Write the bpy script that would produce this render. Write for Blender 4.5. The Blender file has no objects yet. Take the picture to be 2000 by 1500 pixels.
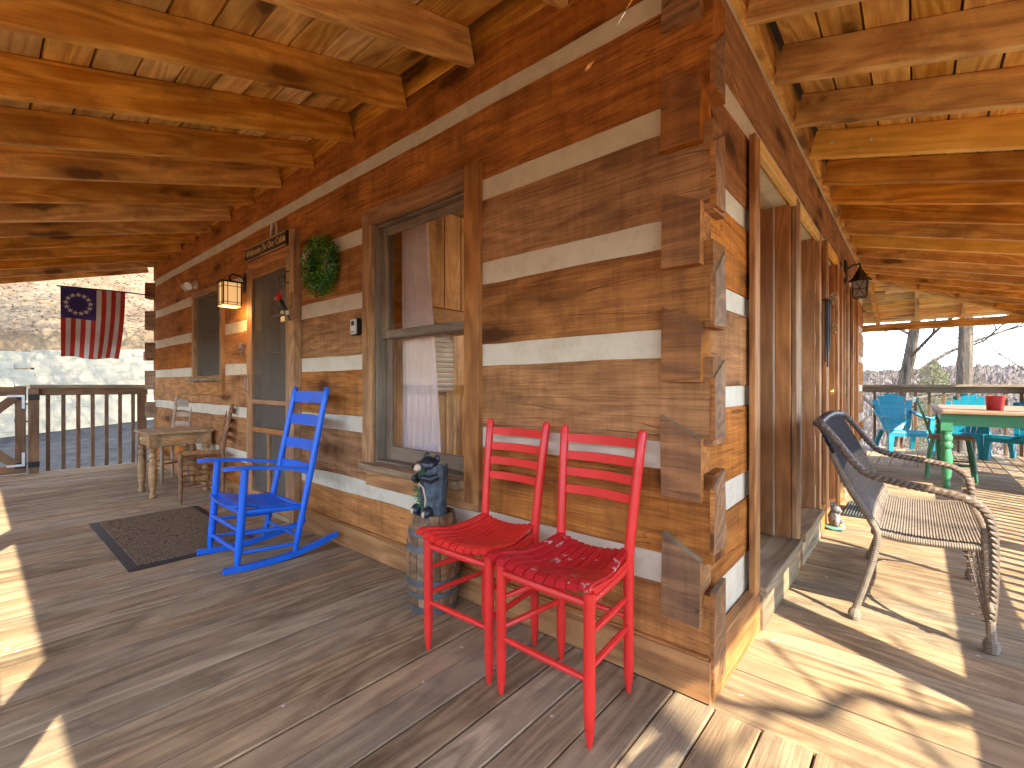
import bpy, math, random
from mathutils import Vector, Matrix, noise
R = math.radians
PI = math.pi
scn = bpy.context.scene
col = scn.collection
random.seed(7)

# ------------------------------------------------------------ camera
CAMP = Vector((0.495, -1.522, 1.0))
cd = bpy.data.cameras.new('camera'); cam = bpy.data.objects.new('camera', cd); col.objects.link(cam)
cam.location = CAMP
fwd = Vector((-0.6547, 0.7559, 0.0))
cam.rotation_euler = fwd.to_track_quat('-Z', 'Y').to_euler()
cd.sensor_width = 36.0; cd.lens = 36.0 * 912.07 / 2000.0
cd.shift_y = -1.5 / 2000.0 * -1
cd.clip_start = 0.03; cd.clip_end = 6000
scn.camera = cam
for k_, v_ in (('max_bounces', 12), ('diffuse_bounces', 8), ('glossy_bounces', 4), ('transparent_max_bounces', 24)):
    setattr(scn.cycles, k_, v_)

# ------------------------------------------------------------ world, sun, exposure
SUN = Vector((0.91 * math.cos(R(41)), -0.41 * math.cos(R(41)), math.sin(R(41)))).normalized()
w = bpy.data.worlds.new('World'); scn.world = w; w.use_nodes = True
nt = w.node_tree; N = nt.nodes; L = nt.links
for n in list(N): N.remove(n)
out = N.new('ShaderNodeOutputWorld'); bg = N.new('ShaderNodeBackground')
sky = N.new('ShaderNodeTexSky'); sky.sky_type = 'NISHITA'; sky.sun_disc = False
sky.sun_elevation = R(41); sky.sun_rotation = R(114.3); sky.altitude = 1500; sky.dust_density = 0.1; sky.air_density = 1.0; sky.ozone_density = 2.5
tc = N.new('ShaderNodeTexCoord'); mp = N.new('ShaderNodeMapping'); mp.inputs['Scale'].default_value = (1.6, 1.6, 9.0)
ns = N.new('ShaderNodeTexNoise'); ns.inputs['Scale'].default_value = 2.6; ns.inputs['Detail'].default_value = 7; ns.inputs['Roughness'].default_value = .62
cr = N.new('ShaderNodeValToRGB'); cr.color_ramp.elements[0].position = .42; cr.color_ramp.elements[1].position = .70
cr.color_ramp.elements[1].color = (.75, .75, .75, 1)
mx = N.new('ShaderNodeMix'); mx.data_type = 'RGBA'
mx.inputs['B'].default_value = (8.2, 8.0, 7.8, 1)
L.new(tc.outputs['Generated'], mp.inputs['Vector']); L.new(mp.outputs[0], ns.inputs['Vector']); L.new(ns.outputs['Fac'], cr.inputs[0])
L.new(cr.outputs[0], mx.inputs['Factor']); L.new(sky.outputs[0], mx.inputs['A']); L.new(mx.outputs['Result'], bg.inputs['Color'])
bg.inputs['Strength'].default_value = 0.15
L.new(bg.outputs[0], out.inputs[0])
sd = bpy.data.lights.new('sun', 'SUN'); sd.energy = 2.0; sd.angle = R(.5); sd.color = (1.0, .90, .70)
so = bpy.data.objects.new('sun', sd); col.objects.link(so); so.rotation_euler = SUN.to_track_quat('Z', 'Y').to_euler(); so.location = (8, -6, 12)
scn.view_settings.view_transform = 'Standard'; scn.view_settings.look = 'None'
scn.view_settings.exposure = 3.08; scn.view_settings.gamma = 1.0; scn.view_settings.use_curve_mapping = False

# ------------------------------------------------------------ materials
class G:
    def __init__(s, name):
        s.m = bpy.data.materials.new(name); s.m.use_nodes = True
        s.t = s.m.node_tree; s.b = s.t.nodes['Principled BSDF']; s.o = s.t.nodes['Material Output']
    def n(s, ty, **k):
        x = s.t.nodes.new(ty)
        for a, v in k.items():
            if a.startswith('i_'):
                a = a[2:]; x.inputs[int(a) if a.isdigit() else a.replace('_', ' ')].default_value = v
            else: setattr(x, a, v)
        return x
    def l(s, a, b): s.t.links.new(a, b)
    def coord(s, scale, rnd=True, src='Object'):
        t = s.n('ShaderNodeTexCoord'); v = t.outputs[src]
        if rnd:
            oi = s.n('ShaderNodeObjectInfo'); mu = s.n('ShaderNodeMath', operation='MULTIPLY', i_1=61.7); s.l(oi.outputs['Random'], mu.inputs[0])
            ad = s.n('ShaderNodeVectorMath', operation='ADD'); s.l(v, ad.inputs[0]); s.l(mu.outputs[0], ad.inputs[1]); v = ad.outputs[0]
        m = s.n('ShaderNodeMapping'); m.inputs['Scale'].default_value = scale; s.l(v, m.inputs['Vector'])
        return m.outputs[0]
    def noise(s, vec, scale, detail=4, rough=.55, dist=0):
        x = s.n('ShaderNodeTexNoise'); x.inputs['Scale'].default_value = scale; x.inputs['Detail'].default_value = detail
        x.inputs['Roughness'].default_value = rough; x.inputs['Distortion'].default_value = dist; s.l(vec, x.inputs['Vector']); return x.outputs['Fac']
    def math(s, op, a, b=None, c=None):
        x = s.n('ShaderNodeMath', operation=op)
        for i, v in enumerate((a, b, c)):
            if v is None: continue
            if isinstance(v, (int, float)): x.inputs[i].default_value = v
            else: s.l(v, x.inputs[i])
        return x.outputs[0]
    def ramp(s, fac, *stops):
        x = s.n('ShaderNodeValToRGB'); e = x.color_ramp.elements
        while len(e) < len(stops): e.new(.5)
        for el, (p, c) in zip(e, stops):
            el.position = p; el.color = (*c, 1) if isinstance(c, tuple) else (c, c, c, 1)
        s.l(fac, x.inputs[0]); return x.outputs[0]
    def mix(s, fac, a, b, bt='MIX'):
        x = s.n('ShaderNodeMix', data_type='RGBA', blend_type=bt)
        for nm, v in (('Factor', fac), ('A', a), ('B', b)):
            if isinstance(v, (int, float)): x.inputs[nm].default_value = v
            elif isinstance(v, tuple): x.inputs[nm].default_value = (*v, 1)
            else: s.l(v, x.inputs[nm])
        return x.outputs['Result']
    def fin(s, c=None, rough=.6, bump=None, bs=.3, bd=.004, spec=.4):
        if c is not None:
            if isinstance(c, tuple): s.b.inputs['Base Color'].default_value = (*c, 1)
            else: s.l(c, s.b.inputs['Base Color'])
        if isinstance(rough, (int, float)): s.b.inputs['Roughness'].default_value = rough
        else: s.l(rough, s.b.inputs['Roughness'])
        s.b.inputs['Specular IOR Level'].default_value = spec
        if bump is not None:
            b = s.n('ShaderNodeBump'); b.inputs['Strength'].default_value = bs; b.inputs['Distance'].default_value = bd
            s.l(bump, b.inputs['Height']); s.l(b.outputs[0], s.b.inputs['Normal'])
        return s.m

def wood(name, c1, c2, knot=None, var=.18, hewn=0., rough=.62, bs=.45, ring=7., knots=.5, spec=.3, dirt=0., weather=None, specks=0., rw=.36):
    g = G(name)
    v1 = g.coord((.16, 1, 1)); v2 = g.coord((1.6, 44, 44)); v0 = g.coord((1, 1, 1))
    n1 = g.noise(v1, 4.5, 2.5, .5, .25)
    rg = g.math('SINE', g.math('MULTIPLY', n1, ring * 9)); rg = g.math('MULTIPLY_ADD', rg, .5, .5)
    fine = g.noise(v2, 3.2, 4, .6)
    f = g.math('ADD', g.math('MULTIPLY', rg, rw), g.math('MULTIPLY', fine, 1.12 - rw))
    c = g.mix(g.ramp(f, (.30, 0.), (.82, 1.)), c2, c1)
    blot = g.noise(v0, 2.3, 5, .65)
    c = g.mix(1.0, c, g.ramp(blot, (.25, .62), (.5, .98), (.78, 1.28)), 'MULTIPLY')
    h = fine
    if hewn:
        vh = g.coord((15, 1.6, 1.3)); hn = g.noise(vh, 1.3, 5, .7, 1.2)
        c = g.mix(hewn, c, g.ramp(hn, (.28, .62), (.5, 1.0), (.75, 1.22)), 'MULTIPLY')
        h = g.math('ADD', h, g.math('MULTIPLY', hn, 2.2 * hewn))
        vc = g.coord((.5, 9, 9)); ck = g.noise(vc, 1.6, 2, .5, .3)
        crk = g.math('MULTIPLY', g.ramp(g.math('ABSOLUTE', g.math('SUBTRACT', ck, .5)), (.0, 1.), (.006, 0.)), g.ramp(blot, (.45, 0.), (.55, 1.)))
        c = g.mix(g.math('MULTIPLY', crk, .7), c, tuple(x * .25 for x in c2))
        h = g.math('SUBTRACT', h, crk)
    if knots:
        vk = g.coord((1.25, 4.3, 4.3)); vo = g.n('ShaderNodeTexVoronoi'); vo.inputs['Scale'].default_value = 1.15
        dn = g.noise(v0, 9, 2); vv = g.n('ShaderNodeVectorMath', operation='ADD'); g.l(vk, vv.inputs[0]); g.l(g.math('MULTIPLY', dn, .25), vv.inputs[1]); g.l(vv.outputs[0], vo.inputs['Vector'])
        km = g.ramp(vo.outputs['Distance'], (.0, 1.), (.13, .95), (.21, .40), (.42, 0.))
        c = g.mix(g.math('MULTIPLY', km, knots), c, knot or tuple(x * .3 for x in c2))
    if weather:
        wn = g.noise(v0, 1.1, 6, .7, .4); c = g.mix(g.ramp(wn, (.38, 0.), (.68, .8)), c, weather)
    if dirt:
        dn2 = g.noise(v0, 5, 6, .75, .3); c = g.mix(g.math('MULTIPLY', g.ramp(dn2, (.5, 0.), (.72, 1.)), dirt), c, tuple(x * .4 for x in c2))
    if specks:
        vs = g.n('ShaderNodeTexVoronoi'); vs.inputs['Scale'].default_value = 9.; g.l(v0, vs.inputs['Vector'])
        cn = g.noise(v0, 3.1, 1)
        sp = g.math('MULTIPLY', g.ramp(vs.outputs['Distance'], (.0, 1.), (.055, 1.), (.075, 0.)), g.ramp(cn, (.45, 0.), (.5, 1.)))
        c = g.mix(g.math('MULTIPLY', sp, specks), c, (.62, .6, .55))
    oi = g.n('ShaderNodeObjectInfo'); hs = g.n('ShaderNodeHueSaturation')
    r2 = g.math('FRACT', g.math('MULTIPLY', oi.outputs['Random'], 17.31))
    g.l(g.math('MULTIPLY_ADD', oi.outputs['Random'], 2 * var, 1 - var), hs.inputs['Value'])
    g.l(g.math('MULTIPLY_ADD', r2, .012, .494), hs.inputs['Hue']); g.l(g.math('MULTIPLY_ADD', r2, -.22, 1.08), hs.inputs['Saturation'])
    g.l(c, hs.inputs['Color'])
    return g.fin(hs.outputs[0], g.math('MULTIPLY_ADD', fine, .3, rough - .15), h, bs, .003, spec)

def plain(name, c, rough=.5, nz=.12, sc=14., bs=.15, spec=.45, metal=0., chips=None, chipamt=.0, chipc=(.6, .58, .52)):
    g = G(name); v = g.coord((1, 1, 1)); n = g.noise(v, sc, 5, .65)
    cc = g.mix(1.0, c, g.ramp(n, (.25, 1 - nz * 1.6), (.75, 1 + nz)), 'MULTIPLY')
    if chipamt:
        v2 = g.coord((1, 1, 1)); n2 = g.noise(v2, chips, 6, .72, .8)
        cc = g.mix(g.ramp(n2, (1 - chipamt, 0.), (1 - chipamt + .012, 1.)), cc, chipc)
    g.b.inputs['Metallic'].default_value = metal
    return g.fin(cc, g.math('MULTIPLY_ADD', n, .25, rough - .12), n, bs, .002, spec)

M = {}
M['log'] = wood('hewn log wood', (.58, .240, .058), (.235, .086, .024), var=.14, hewn=.62, knots=.9, bs=1.0, dirt=.5, ring=6.5, rw=.17, spec=.12, rough=.75)
M['log_end'] = wood('log end grain', (.34, .160, .060), (.165, .076, .030), var=.12, hewn=.5, knots=.0, bs=.6, dirt=.4)
M['rafter'] = wood('stained rafter wood', (.88, .50, .120), (.54, .235, .045), var=.13, knots=1.0, bs=.45, ring=7, dirt=.55, rough=.55)
M['rafter_new'] = wood('fresh yellow rafter wood', (.92, .60, .15), (.74, .43, .095), var=.05, knots=.2, bs=.2, rough=.5)
M['board'] = wood('roof board wood', (.98, .66, .20), (.66, .34, .085), var=.26, knots=1.0, bs=.3, ring=9, rough=.55)
M['casing'] = wood('casing wood', (.50, .24, .080), (.27, .115, .036), var=.10, knots=.5, bs=.5, dirt=.25)
M['jamb'] = wood('jamb wood', (.46, .225, .085), (.30, .135, .048), var=.08, knots=.4, bs=.35)
M['deck'] = wood('weathered deck wood', (.43, .305, .165), (.185, .120, .064), var=.17, knots=.35, bs=.8, ring=8, rough=.78, spec=.2, dirt=.45, weather=(.33, .24, .15), specks=.8)
M['rail'] = wood('railing wood', (.27, .145, .068), (.14, .070, .034), var=.14, knots=.5, bs=.5, weather=(.20, .13, .075))
M['railcap'] = wood('weathered rail cap wood', (.36, .27, .16), (.20, .14, .08), var=.1, knots=.4, bs=.5)
M['pine'] = wood('worn pine wood', (.48, .30, .135), (.30, .17, .070), var=.05, knots=.4, bs=.3)
M['brownchair'] = wood('brown chair wood', (.34, .16, .06), (.17, .075, .03), var=.05, knots=0, bs=.3)
M['paleslat'] = wood('pale chair wood', (.42, .31, .20), (.28, .19, .12), var=.05, knots=0, bs=.3)
M['barrel'] = wood('barrel stave wood', (.31, .18, .085), (.14, .075, .036), var=.15, knots=.3, bs=.7, dirt=.7)
M['table_top'] = wood('table top wood', (.36, .225, .125), (.25, .145, .08), var=.05, knots=.2, bs=.2)
M['inner'] = wood('interior pine', (.58, .34, .14), (.42, .22, .08), var=.1, knots=.8, bs=.15)
M['sash'] = wood('sash frame paint', (.23, .17, .11), (.17, .12, .08), var=.04, knots=0, bs=.2)
def chink():
    g = G('mortar chinking'); v = g.coord((1, 1, 1)); n = g.noise(v, 9, 6, .7); n2 = g.noise(v, 60, 3, .6)
    c = g.ramp(n, (.25, (.50, .42, .29)), (.5, (.62, .55, .41)), (.8, (.69, .63, .50)))
    return g.fin(c, .85, g.math('ADD', n, g.math('MULTIPLY', n2, .5)), .5, .004, .2)
M['chink'] = chink()
M['red'] = plain('worn red paint', (.70, .030, .024), .33, .1, 8, chips=11, chipamt=.0)
M['redseat'] = plain('scuffed red paint', (.50, .014, .020), .36, .15, 9, chips=14, chipamt=.375, chipc=(.56, .33, .28))
M['blue'] = plain('chipped blue paint', (.008, .125, .64), .32, .12, 7, chips=13, chipamt=.30, chipc=(.42, .5, .6))
M['black'] = plain('black metal', (.016, .015, .015), .45, .2, 30)
M['rust'] = plain('dark bronze metal', (.07, .045, .03), .5, .3, 30, metal=.5)
M['hoop'] = plain('grey barrel hoop', (.125, .13, .135), .5, .25, 18, metal=.25)
M['steel'] = plain('galvanised steel', (.72, .72, .70), .4, .1, 20, metal=.35)
M['greymetal'] = plain('grey metal', (.32, .30, .28), .45, .25, 25, metal=.6)
M['brass'] = plain('brass', (.75, .48, .12), .28, .1, 20, metal=.95)
M['teal'] = plain('teal plastic', (.008, .25, .36), .42, .06, 5, bs=.05)
M['green'] = plain('worn green paint', (.055, .25, .115), .42, .15, 8, chips=14, chipamt=.28, chipc=(.25, .42, .28))
M['greendark'] = plain('dark green paint', (.020, .12, .060), .35, .15, 8)
M['bucketred'] = plain('red enamel', (.52, .035, .03), .38, .12, 9, chips=9, chipamt=.30, chipc=(.5, .2, .16))
M['white'] = plain('white plastic', (.75, .74, .71), .4, .05, 10)
M['curtain'] = plain('sheer pink curtain', (.80, .66, .62), .9, .08, 3)
M['wicker'] = plain('brown resin wicker', (.145, .102, .070), .5, .35, 40, bs=.4)
M['wickerdark'] = plain('dark resin wicker', (.028, .027, .032), .42, .3, 40, bs=.4)
M['wickerpale'] = plain('pale wrapped cane', (.20, .155, .11), .55, .25, 40, bs=.3)
M['bearblack'] = plain('black bear paint', (.020, .024, .034), .3, .3, 25, bs=.5)
M['bearlog'] = plain('slate bark paint', (.060, .082, .10), .55, .6, 26, bs=.9)
M['beartan'] = plain('tan muzzle paint', (.58, .47, .32), .5, .15, 20)
M['leafgreen'] = plain('painted green sprig', (.04, .17, .07), .5, .4, 20)
M['rooster'] = plain('grey stone paint', (.16, .16, .165), .7, .4, 20, bs=.5)
M['turf'] = plain('painted green base', (.12, .30, .22), .7, .3, 10)
M['concrete'] = plain('retaining wall block', (.30, .262, .185), .9, .18, 5, bs=.5)
M['asphalt'] = plain('driveway asphalt', (.030, .031, .034), .95, .4, 3, bs=.6, spec=.05)
M['flagred'] = plain('flag red cloth', (.50, .045, .030), .9, .12, 9)
M['flagwhite'] = plain('flag white cloth', (.66, .66, .70), .9, .06, 9)
M['flagblue'] = plain('flag blue cloth', (.055, .040, .22), .9, .2, 5)
g = G('tree bark'); v = g.coord((9, 9, 1.3)); n1 = g.noise(v, 1.6, 5, .7, .5); n2 = g.noise(g.coord((1, 1, 1)), 2.2, 3)
M['bark'] = g.fin(g.mix(g.ramp(n2, (.4, 0.), (.7, .5)), g.ramp(n1, (.32, (.030, .024, .018)), (.5, (.095, .075, .056)), (.7, (.20, .165, .13))), (.16, .12, .085)), .92, n1, 1., .02, .1)
M['twig'] = plain('bare twigs', (.21, .165, .125), .85, .3, 3)
M['brush'] = plain('winter brush', (.30, .235, .16), .9, .35, 1.2)
M['ink'] = plain('sign paint', (.62, .42, .16), .5, .1, 20)
M['signwood'] = wood('sign wood', (.11, .055, .03), (.06, .03, .018), var=.05, knots=0, bs=.4)
M['roofmetal'] = plain('roof sheet', (.10, .10, .10), .5, .1, 3)
M['redbird'] = plain('woodpecker red', (.62, .02, .02), .35, .1, 9)
M['ridged'] = plain('ridged rubber', (.09, .10, .09), .6, .2, 20)
M['doorpaint'] = plain('taupe door', (.26, .19, .13), .5, .1, 6)

def glassmat(name, tint=(.97, .97, .96), refl=1.45):
    g = G(name); g.t.nodes.remove(g.b)
    tr = g.n('ShaderNodeBsdfTransparent'); tr.inputs[0].default_value = (*tint, 1)
    gl = g.n('ShaderNodeBsdfGlossy'); gl.inputs['Roughness'].default_value = .01
    lw = g.n('ShaderNodeLayerWeight'); lw.inputs['Blend'].default_value = .5
    fz = g.math('MULTIPLY_ADD', g.math('POWER', lw.outputs['Facing'], 5.0), .93, .07)
    v = g.coord((1, 1, 1)); n = g.noise(v, 2.5, 2); b = g.n('ShaderNodeBump'); b.inputs['Strength'].default_value = .04; b.inputs['Distance'].default_value = .02
    g.l(n, b.inputs['Height']); g.l(b.outputs[0], gl.inputs['Normal'])
    ms = g.n('ShaderNodeMixShader'); g.l(fz, ms.inputs[0]); g.l(tr.outputs[0], ms.inputs[1]); g.l(gl.outputs[0], ms.inputs[2]); g.l(ms.outputs[0], g.o.inputs[0])
    return g.m
M['glass'] = glassmat('window glass')
def screenmat():
    g = G('insect screen'); g.t.nodes.remove(g.b)
    tr = g.n('ShaderNodeBsdfTransparent'); df = g.n('ShaderNodeBsdfDiffuse'); df.inputs[0].default_value = (.17, .145, .115, 1)
    ms = g.n('ShaderNodeMixShader'); ms.inputs[0].default_value = .48; g.l(tr.outputs[0], ms.inputs[1]); g.l(df.outputs[0], ms.inputs[2]); g.l(ms.outputs[0], g.o.inputs[0]); return g.m
M['screen'] = screenmat()
def emis(name, c, s):
    g = G(name); v = g.coord((1, 1, 1)); n = g.noise(v, 6, 2)
    g.b.inputs['Emission Color'].default_value = (*c, 1); g.b.inputs['Emission Strength'].default_value = s
    return g.fin((.8, .6, .35), .4)
M['lampglass'] = emis('lit seeded lamp glass', (1.0, .55, .20), .085)
M['bulb'] = emis('glowing bulb', (1.0, .78, .45), 3.)
def seeded():
    g = G('seeded lantern glass'); g.b.inputs['Transmission Weight'].default_value = .6
    v = g.coord((1, 1, 1)); n = g.noise(v, 60, 3); return g.fin((.72, .70, .64), .15, n, .4)
M['seeded'] = seeded()
def matmat():
    g = G('scroll doormat'); v = g.coord((1, 1, 1)); n = g.noise(v, 9, 1.5, .5, 1.6)
    s = g.math('ABSOLUTE', g.math('SINE', g.math('MULTIPLY', n, 42)))
    fz = g.noise(v, 320, 2); vo = g.n('ShaderNodeTexVoronoi'); vo.inputs['Scale'].default_value = 19; g.l(v, vo.inputs['Vector'])
    k = g.math('MULTIPLY', g.ramp(s, (.30, 0.), (.40, 1.)), g.ramp(vo.outputs['Distance'], (.10, 0.), (.16, 1.)))
    c = g.mix(k, (.030, .022, .016), (.20, .145, .092)); c = g.mix(1., c, g.ramp(fz, (.3, .6), (.7, 1.3)), 'MULTIPLY')
    return g.fin(c, .95, fz, .8, .003, .1)
M['mat'] = matmat(); M['matedge'] = plain('black rubber', (.022, .022, .026), .6, .2, 30)
def ground():
    g = G('leaf litter ground'); v = g.coord((1, 1, 1), False); n = g.noise(v, .55, 8, .72, .4); f = g.noise(v, 7., 6, .8)
    big = g.noise(v, .11, 3, .6); far = g.noise(v, .02, 4, .6)
    c = g.ramp(f, (.28, (.08, .05, .03)), (.45, (.19, .13, .08)), (.6, (.27, .20, .125)), (.78, (.35, .29, .21)))
    c = g.mix(g.ramp(n, (.35, .8), (.62, 0.)), c, (.12, .075, .042))
    c = g.mix(g.ramp(big, (.55, 0.), (.72, .18)), c, (.14, .14, .06))
    # distant forest floor, told by the place and not by the view
    t = g.n('ShaderNodeTexCoord'); ln = g.n('ShaderNodeVectorMath', operation='LENGTH'); g.l(t.outputs['Object'], ln.inputs[0])
    fc = g.ramp(g.noise(v, .06, 8, .8), (.3, (.105, .085, .095)), (.55, (.175, .135, .125)), (.7, (.10, .105, .07)))
    c = g.mix(g.ramp(g.math('MULTIPLY', ln.outputs['Value'], .004), (.25, 0.), (.6, 1.)), c, fc)
    return g.fin(c, .95, f, .9, .05, .1)
M['ground'] = ground()
def leafm(name, a, b, tr=.25):
    g = G(name); v = g.coord((1, 1, 1), False); n = g.noise(v, 40, 2); return g.fin(g.ramp(n, (.35, a), (.65, b)), .5)
M['wreathleaf'] = leafm('wreath leaves', (.028, .13, .012), (.15, .34, .025))
M['pineleaf'] = leafm('pine needles', (.07, .085, .028), (.15, .155, .055))
M['leaf'] = leafm('dead leaves', (.20, .125, .065), (.32, .235, .145))

# ------------------------------------------------------------ mesh helpers
class MB:
    def __init__(s): s.v = []; s.f = []; s.mi = []
    def add(s, vs, fs, mi=0):
        o = len(s.v); s.v += [tuple(v) for v in vs]; s.f += [tuple(i + o for i in f) for f in fs]; s.mi += [mi] * len(fs)
    def box(s, a, b, mi=0, ch=0.0):
        (x0, y0, z0), (x1, y1, z1) = a, b
        x0, x1 = sorted((x0, x1)); y0, y1 = sorted((y0, y1)); z0, z1 = sorted((z0, z1))
        if ch <= 0:
            s.add([(x0, y0, z0), (x1, y0, z0), (x1, y1, z0), (x0, y1, z0), (x0, y0, z1), (x1, y0, z1), (x1, y1, z1), (x0, y1, z1)],
                  [(0, 3, 2, 1), (4, 5, 6, 7), (0, 1, 5, 4), (1, 2, 6, 5), (2, 3, 7, 6), (3, 0, 4, 7)], mi)
        else:
            c = ch; v = []
            for z, i in ((z0, c), (z0 + c, 0), (z1 - c, 0), (z1, c)):
                v += [(x0 + i, y0 + i, z), (x1 - i, y0 + i, z), (x1 - i, y1 - i, z), (x0 + i, y1 - i, z)]
            f = [(3, 2, 1, 0), (12, 13, 14, 15)]
            for k in range(3):
                for j in range(4): f.append((k * 4 + j, k * 4 + (j + 1) % 4, k * 4 + 4 + (j + 1) % 4, k * 4 + 4 + j))
            s.add(v, f, mi)
    def tube(s, pts, rad, n=10, mi=0, caps=True, flat=1.0):
        pts = [Vector(p) for p in pts]; m = len(pts)
        if isinstance(rad, (int, float)): rad = [rad] * m
        t0 = (pts[1] - pts[0]).normalized(); up = Vector((0, 0, 1)) if abs(t0.z) < .9 else Vector((1, 0, 0))
        u = t0.cross(up).normalized(); vs = []
        for i, p in enumerate(pts):
            t = (pts[min(i + 1, m - 1)] - pts[max(i - 1, 0)])
            t = t.normalized() if t.length > 1e-9 else t0
            u = (u - t * u.dot(t)); u = u.normalized() if u.length > 1e-6 else t.orthogonal().normalized(); v = t.cross(u)
            for k in range(n):
                a = 2 * PI * k / n; vs.append(p + u * math.cos(a) * rad[i] + v * math.sin(a) * rad[i] * flat)
        fs = [(i * n + k, i * n + (k + 1) % n, (i + 1) * n + (k + 1) % n, (i + 1) * n + k) for i in range(m - 1) for k in range(n)]
        if caps: fs += [tuple(range(n - 1, -1, -1)), tuple((m - 1) * n + k for k in range(n))]
        s.add(vs, fs, mi)
    def sweep(s, pts, w, h, side=(1, 0, 0), mi=0):
        """flat strip along pts: width w along 'side', thickness h"""
        pts = [Vector(p) for p in pts]; m = len(pts); sd_ = Vector(side).normalized(); vs = []
        for i, p in enumerate(pts):
            t = (pts[min(i + 1, m - 1)] - pts[max(i - 1, 0)]).normalized(); nn = sd_.cross(t).normalized()
            ww = w[i] if isinstance(w, (list, tuple)) else w
            vs += [p - sd_ * ww / 2 - nn * h / 2, p + sd_ * ww / 2 - nn * h / 2, p + sd_ * ww / 2 + nn * h / 2, p - sd_ * ww / 2 + nn * h / 2]
        fs = [(i * 4 + k, i * 4 + (k + 1) % 4, i * 4 + 4 + (k + 1) % 4, i * 4 + 4 + k) for i in range(m - 1) for k in range(4)]
        fs += [(3, 2, 1, 0), tuple((m - 1) * 4 + k for k in range(4))]
        s.add(vs, fs, mi)
    def lathe(s, prof, c=(0, 0, 0), n=20, mi=0):
        vs = []; fs = []
        for r, z in prof:
            for k in range(n):
                a = 2 * PI * k / n; vs.append((c[0] + r * math.cos(a), c[1] + r * math.sin(a), c[2] + z))
        m = len(prof)
        fs = [(i * n + k, i * n + (k + 1) % n, (i + 1) * n + (k + 1) % n, (i + 1) * n + k) for i in range(m - 1) for k in range(n)]
        fs += [tuple(range(n - 1, -1, -1)), tuple((m - 1) * n + k for k in range(n))]
        s.add(vs, fs, mi)
    def ball(s, c, r, n=12, m=8, mi=0, rot=None, rough=0.):
        vs = []; c = Vector(c); rr = Vector(r if hasattr(r, '__len__') else (r, r, r))
        for i in range(m + 1):
            th = PI * i / m
            for k in range(n):
                a = 2 * PI * k / n; d = Vector((math.sin(th) * math.cos(a), math.sin(th) * math.sin(a), math.cos(th)))
                q = 1 + (rough * noise.noise(d * 2.3 + c * 9) if rough else 0)
                p = Vector((d.x * rr.x, d.y * rr.y, d.z * rr.z)) * q
                if rot is not None: p = rot @ p
                vs.append(c + p)
        fs = [(i * n + k, (i + 1) * n + k, (i + 1) * n + (k + 1) % n, i * n + (k + 1) % n) for i in range(m) for k in range(n)]
        s.add(vs, fs, mi)
    def build(s, name, mats, parent=None, loc=None, smooth=False, mw=None, kind=None, label=None):
        me = bpy.data.meshes.new(name); me.from_pydata(s.v, [], s.f)
        for m in (mats if isinstance(mats, (list, tuple)) else [mats]): me.materials.append(M[m])
        if any(s.mi): me.polygons.foreach_set('material_index', s.mi)
        if smooth:
            me.polygons.foreach_set('use_smooth', [True] * len(me.polygons))
            try: me.set_sharp_from_angle(angle=R(38))
            except Exception: pass
        me.update()
        o = bpy.data.objects.new(name, me); col.objects.link(o)
        if parent: o.parent = parent
        if mw is not None: o.matrix_local = mw
        elif loc is not None: o.location = loc
        if kind: o['kind'] = kind
        if label: o['label'] = label
        return o

def tag(o, label=None, cat=None, group=None, kind=None):
    if label: o['label'] = label
    if cat: o['category'] = cat
    if group: o['group'] = group
    if kind: o['kind'] = kind
    return o
def thing(name, label, cat, loc=(0, 0, 0), rz=0., group=None, kind=None):
    o = bpy.data.objects.new(name, None); col.objects.link(o); o.location = loc; o.rotation_euler = (0, 0, rz); o.empty_display_size = .1
    return tag(o, label, cat, group, kind)
def copytree(o, loc, rz=0., label=None):
    def cp(a, par):
        b = a.copy(); col.objects.link(b); b.parent = par
        for c in kids.get(a, []): cp(c, b)
        return b
    kids = {}
    for x in list(col.objects):
        if x.parent: kids.setdefault(x.parent, []).append(x)
    r = cp(o, None); r.location = loc; r.rotation_euler = (0, 0, rz)
    if label: r['label'] = label
    return r

def frame(p0, p1, up=(0, 0, 1)):
    p0 = Vector(p0); p1 = Vector(p1); x = (p1 - p0).normalized(); z = Vector(up); z = (z - x * z.dot(x)).normalized(); y = z.cross(x)
    m = Matrix((x, y, z)).transposed().to_4x4(); m.translation = (p0 + p1) / 2
    return m, (p1 - p0).length
def plank(name, p0, p1, w, t, mat, parent, up=(0, 0, 1), ch=.003, label=None, kind=None, base=(0, 0, 0), skew=(0, 0)):
    """board from p0 to p1: width w across, thickness t along up. local X runs along the board"""
    m, Ln = frame(p0, p1, up); m.translation -= Vector(base)
    h = Ln / 2; a = w / 2; b = t / 2; c = min(ch, t * .3, w * .3)
    prof = [(-a, -b + c), (-a + c, -b), (a - c, -b), (a, -b + c), (a, b - c), (a - c, b), (-a + c, b), (-a, b - c)]
    vs = []
    for e in (-1, 1):
        for y, z in prof: vs.append((e * h + (skew[0] if e < 0 else skew[1]) * y, y, z))
    fs = [(k, (k + 1) % 8, 8 + (k + 1) % 8, 8 + k) for k in range(8)] + [tuple(range(7, -1, -1)), tuple(range(8, 16))]
    q = MB(); q.add(vs, fs); return q.build(name, mat, parent, mw=m, label=label, kind=kind)

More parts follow.
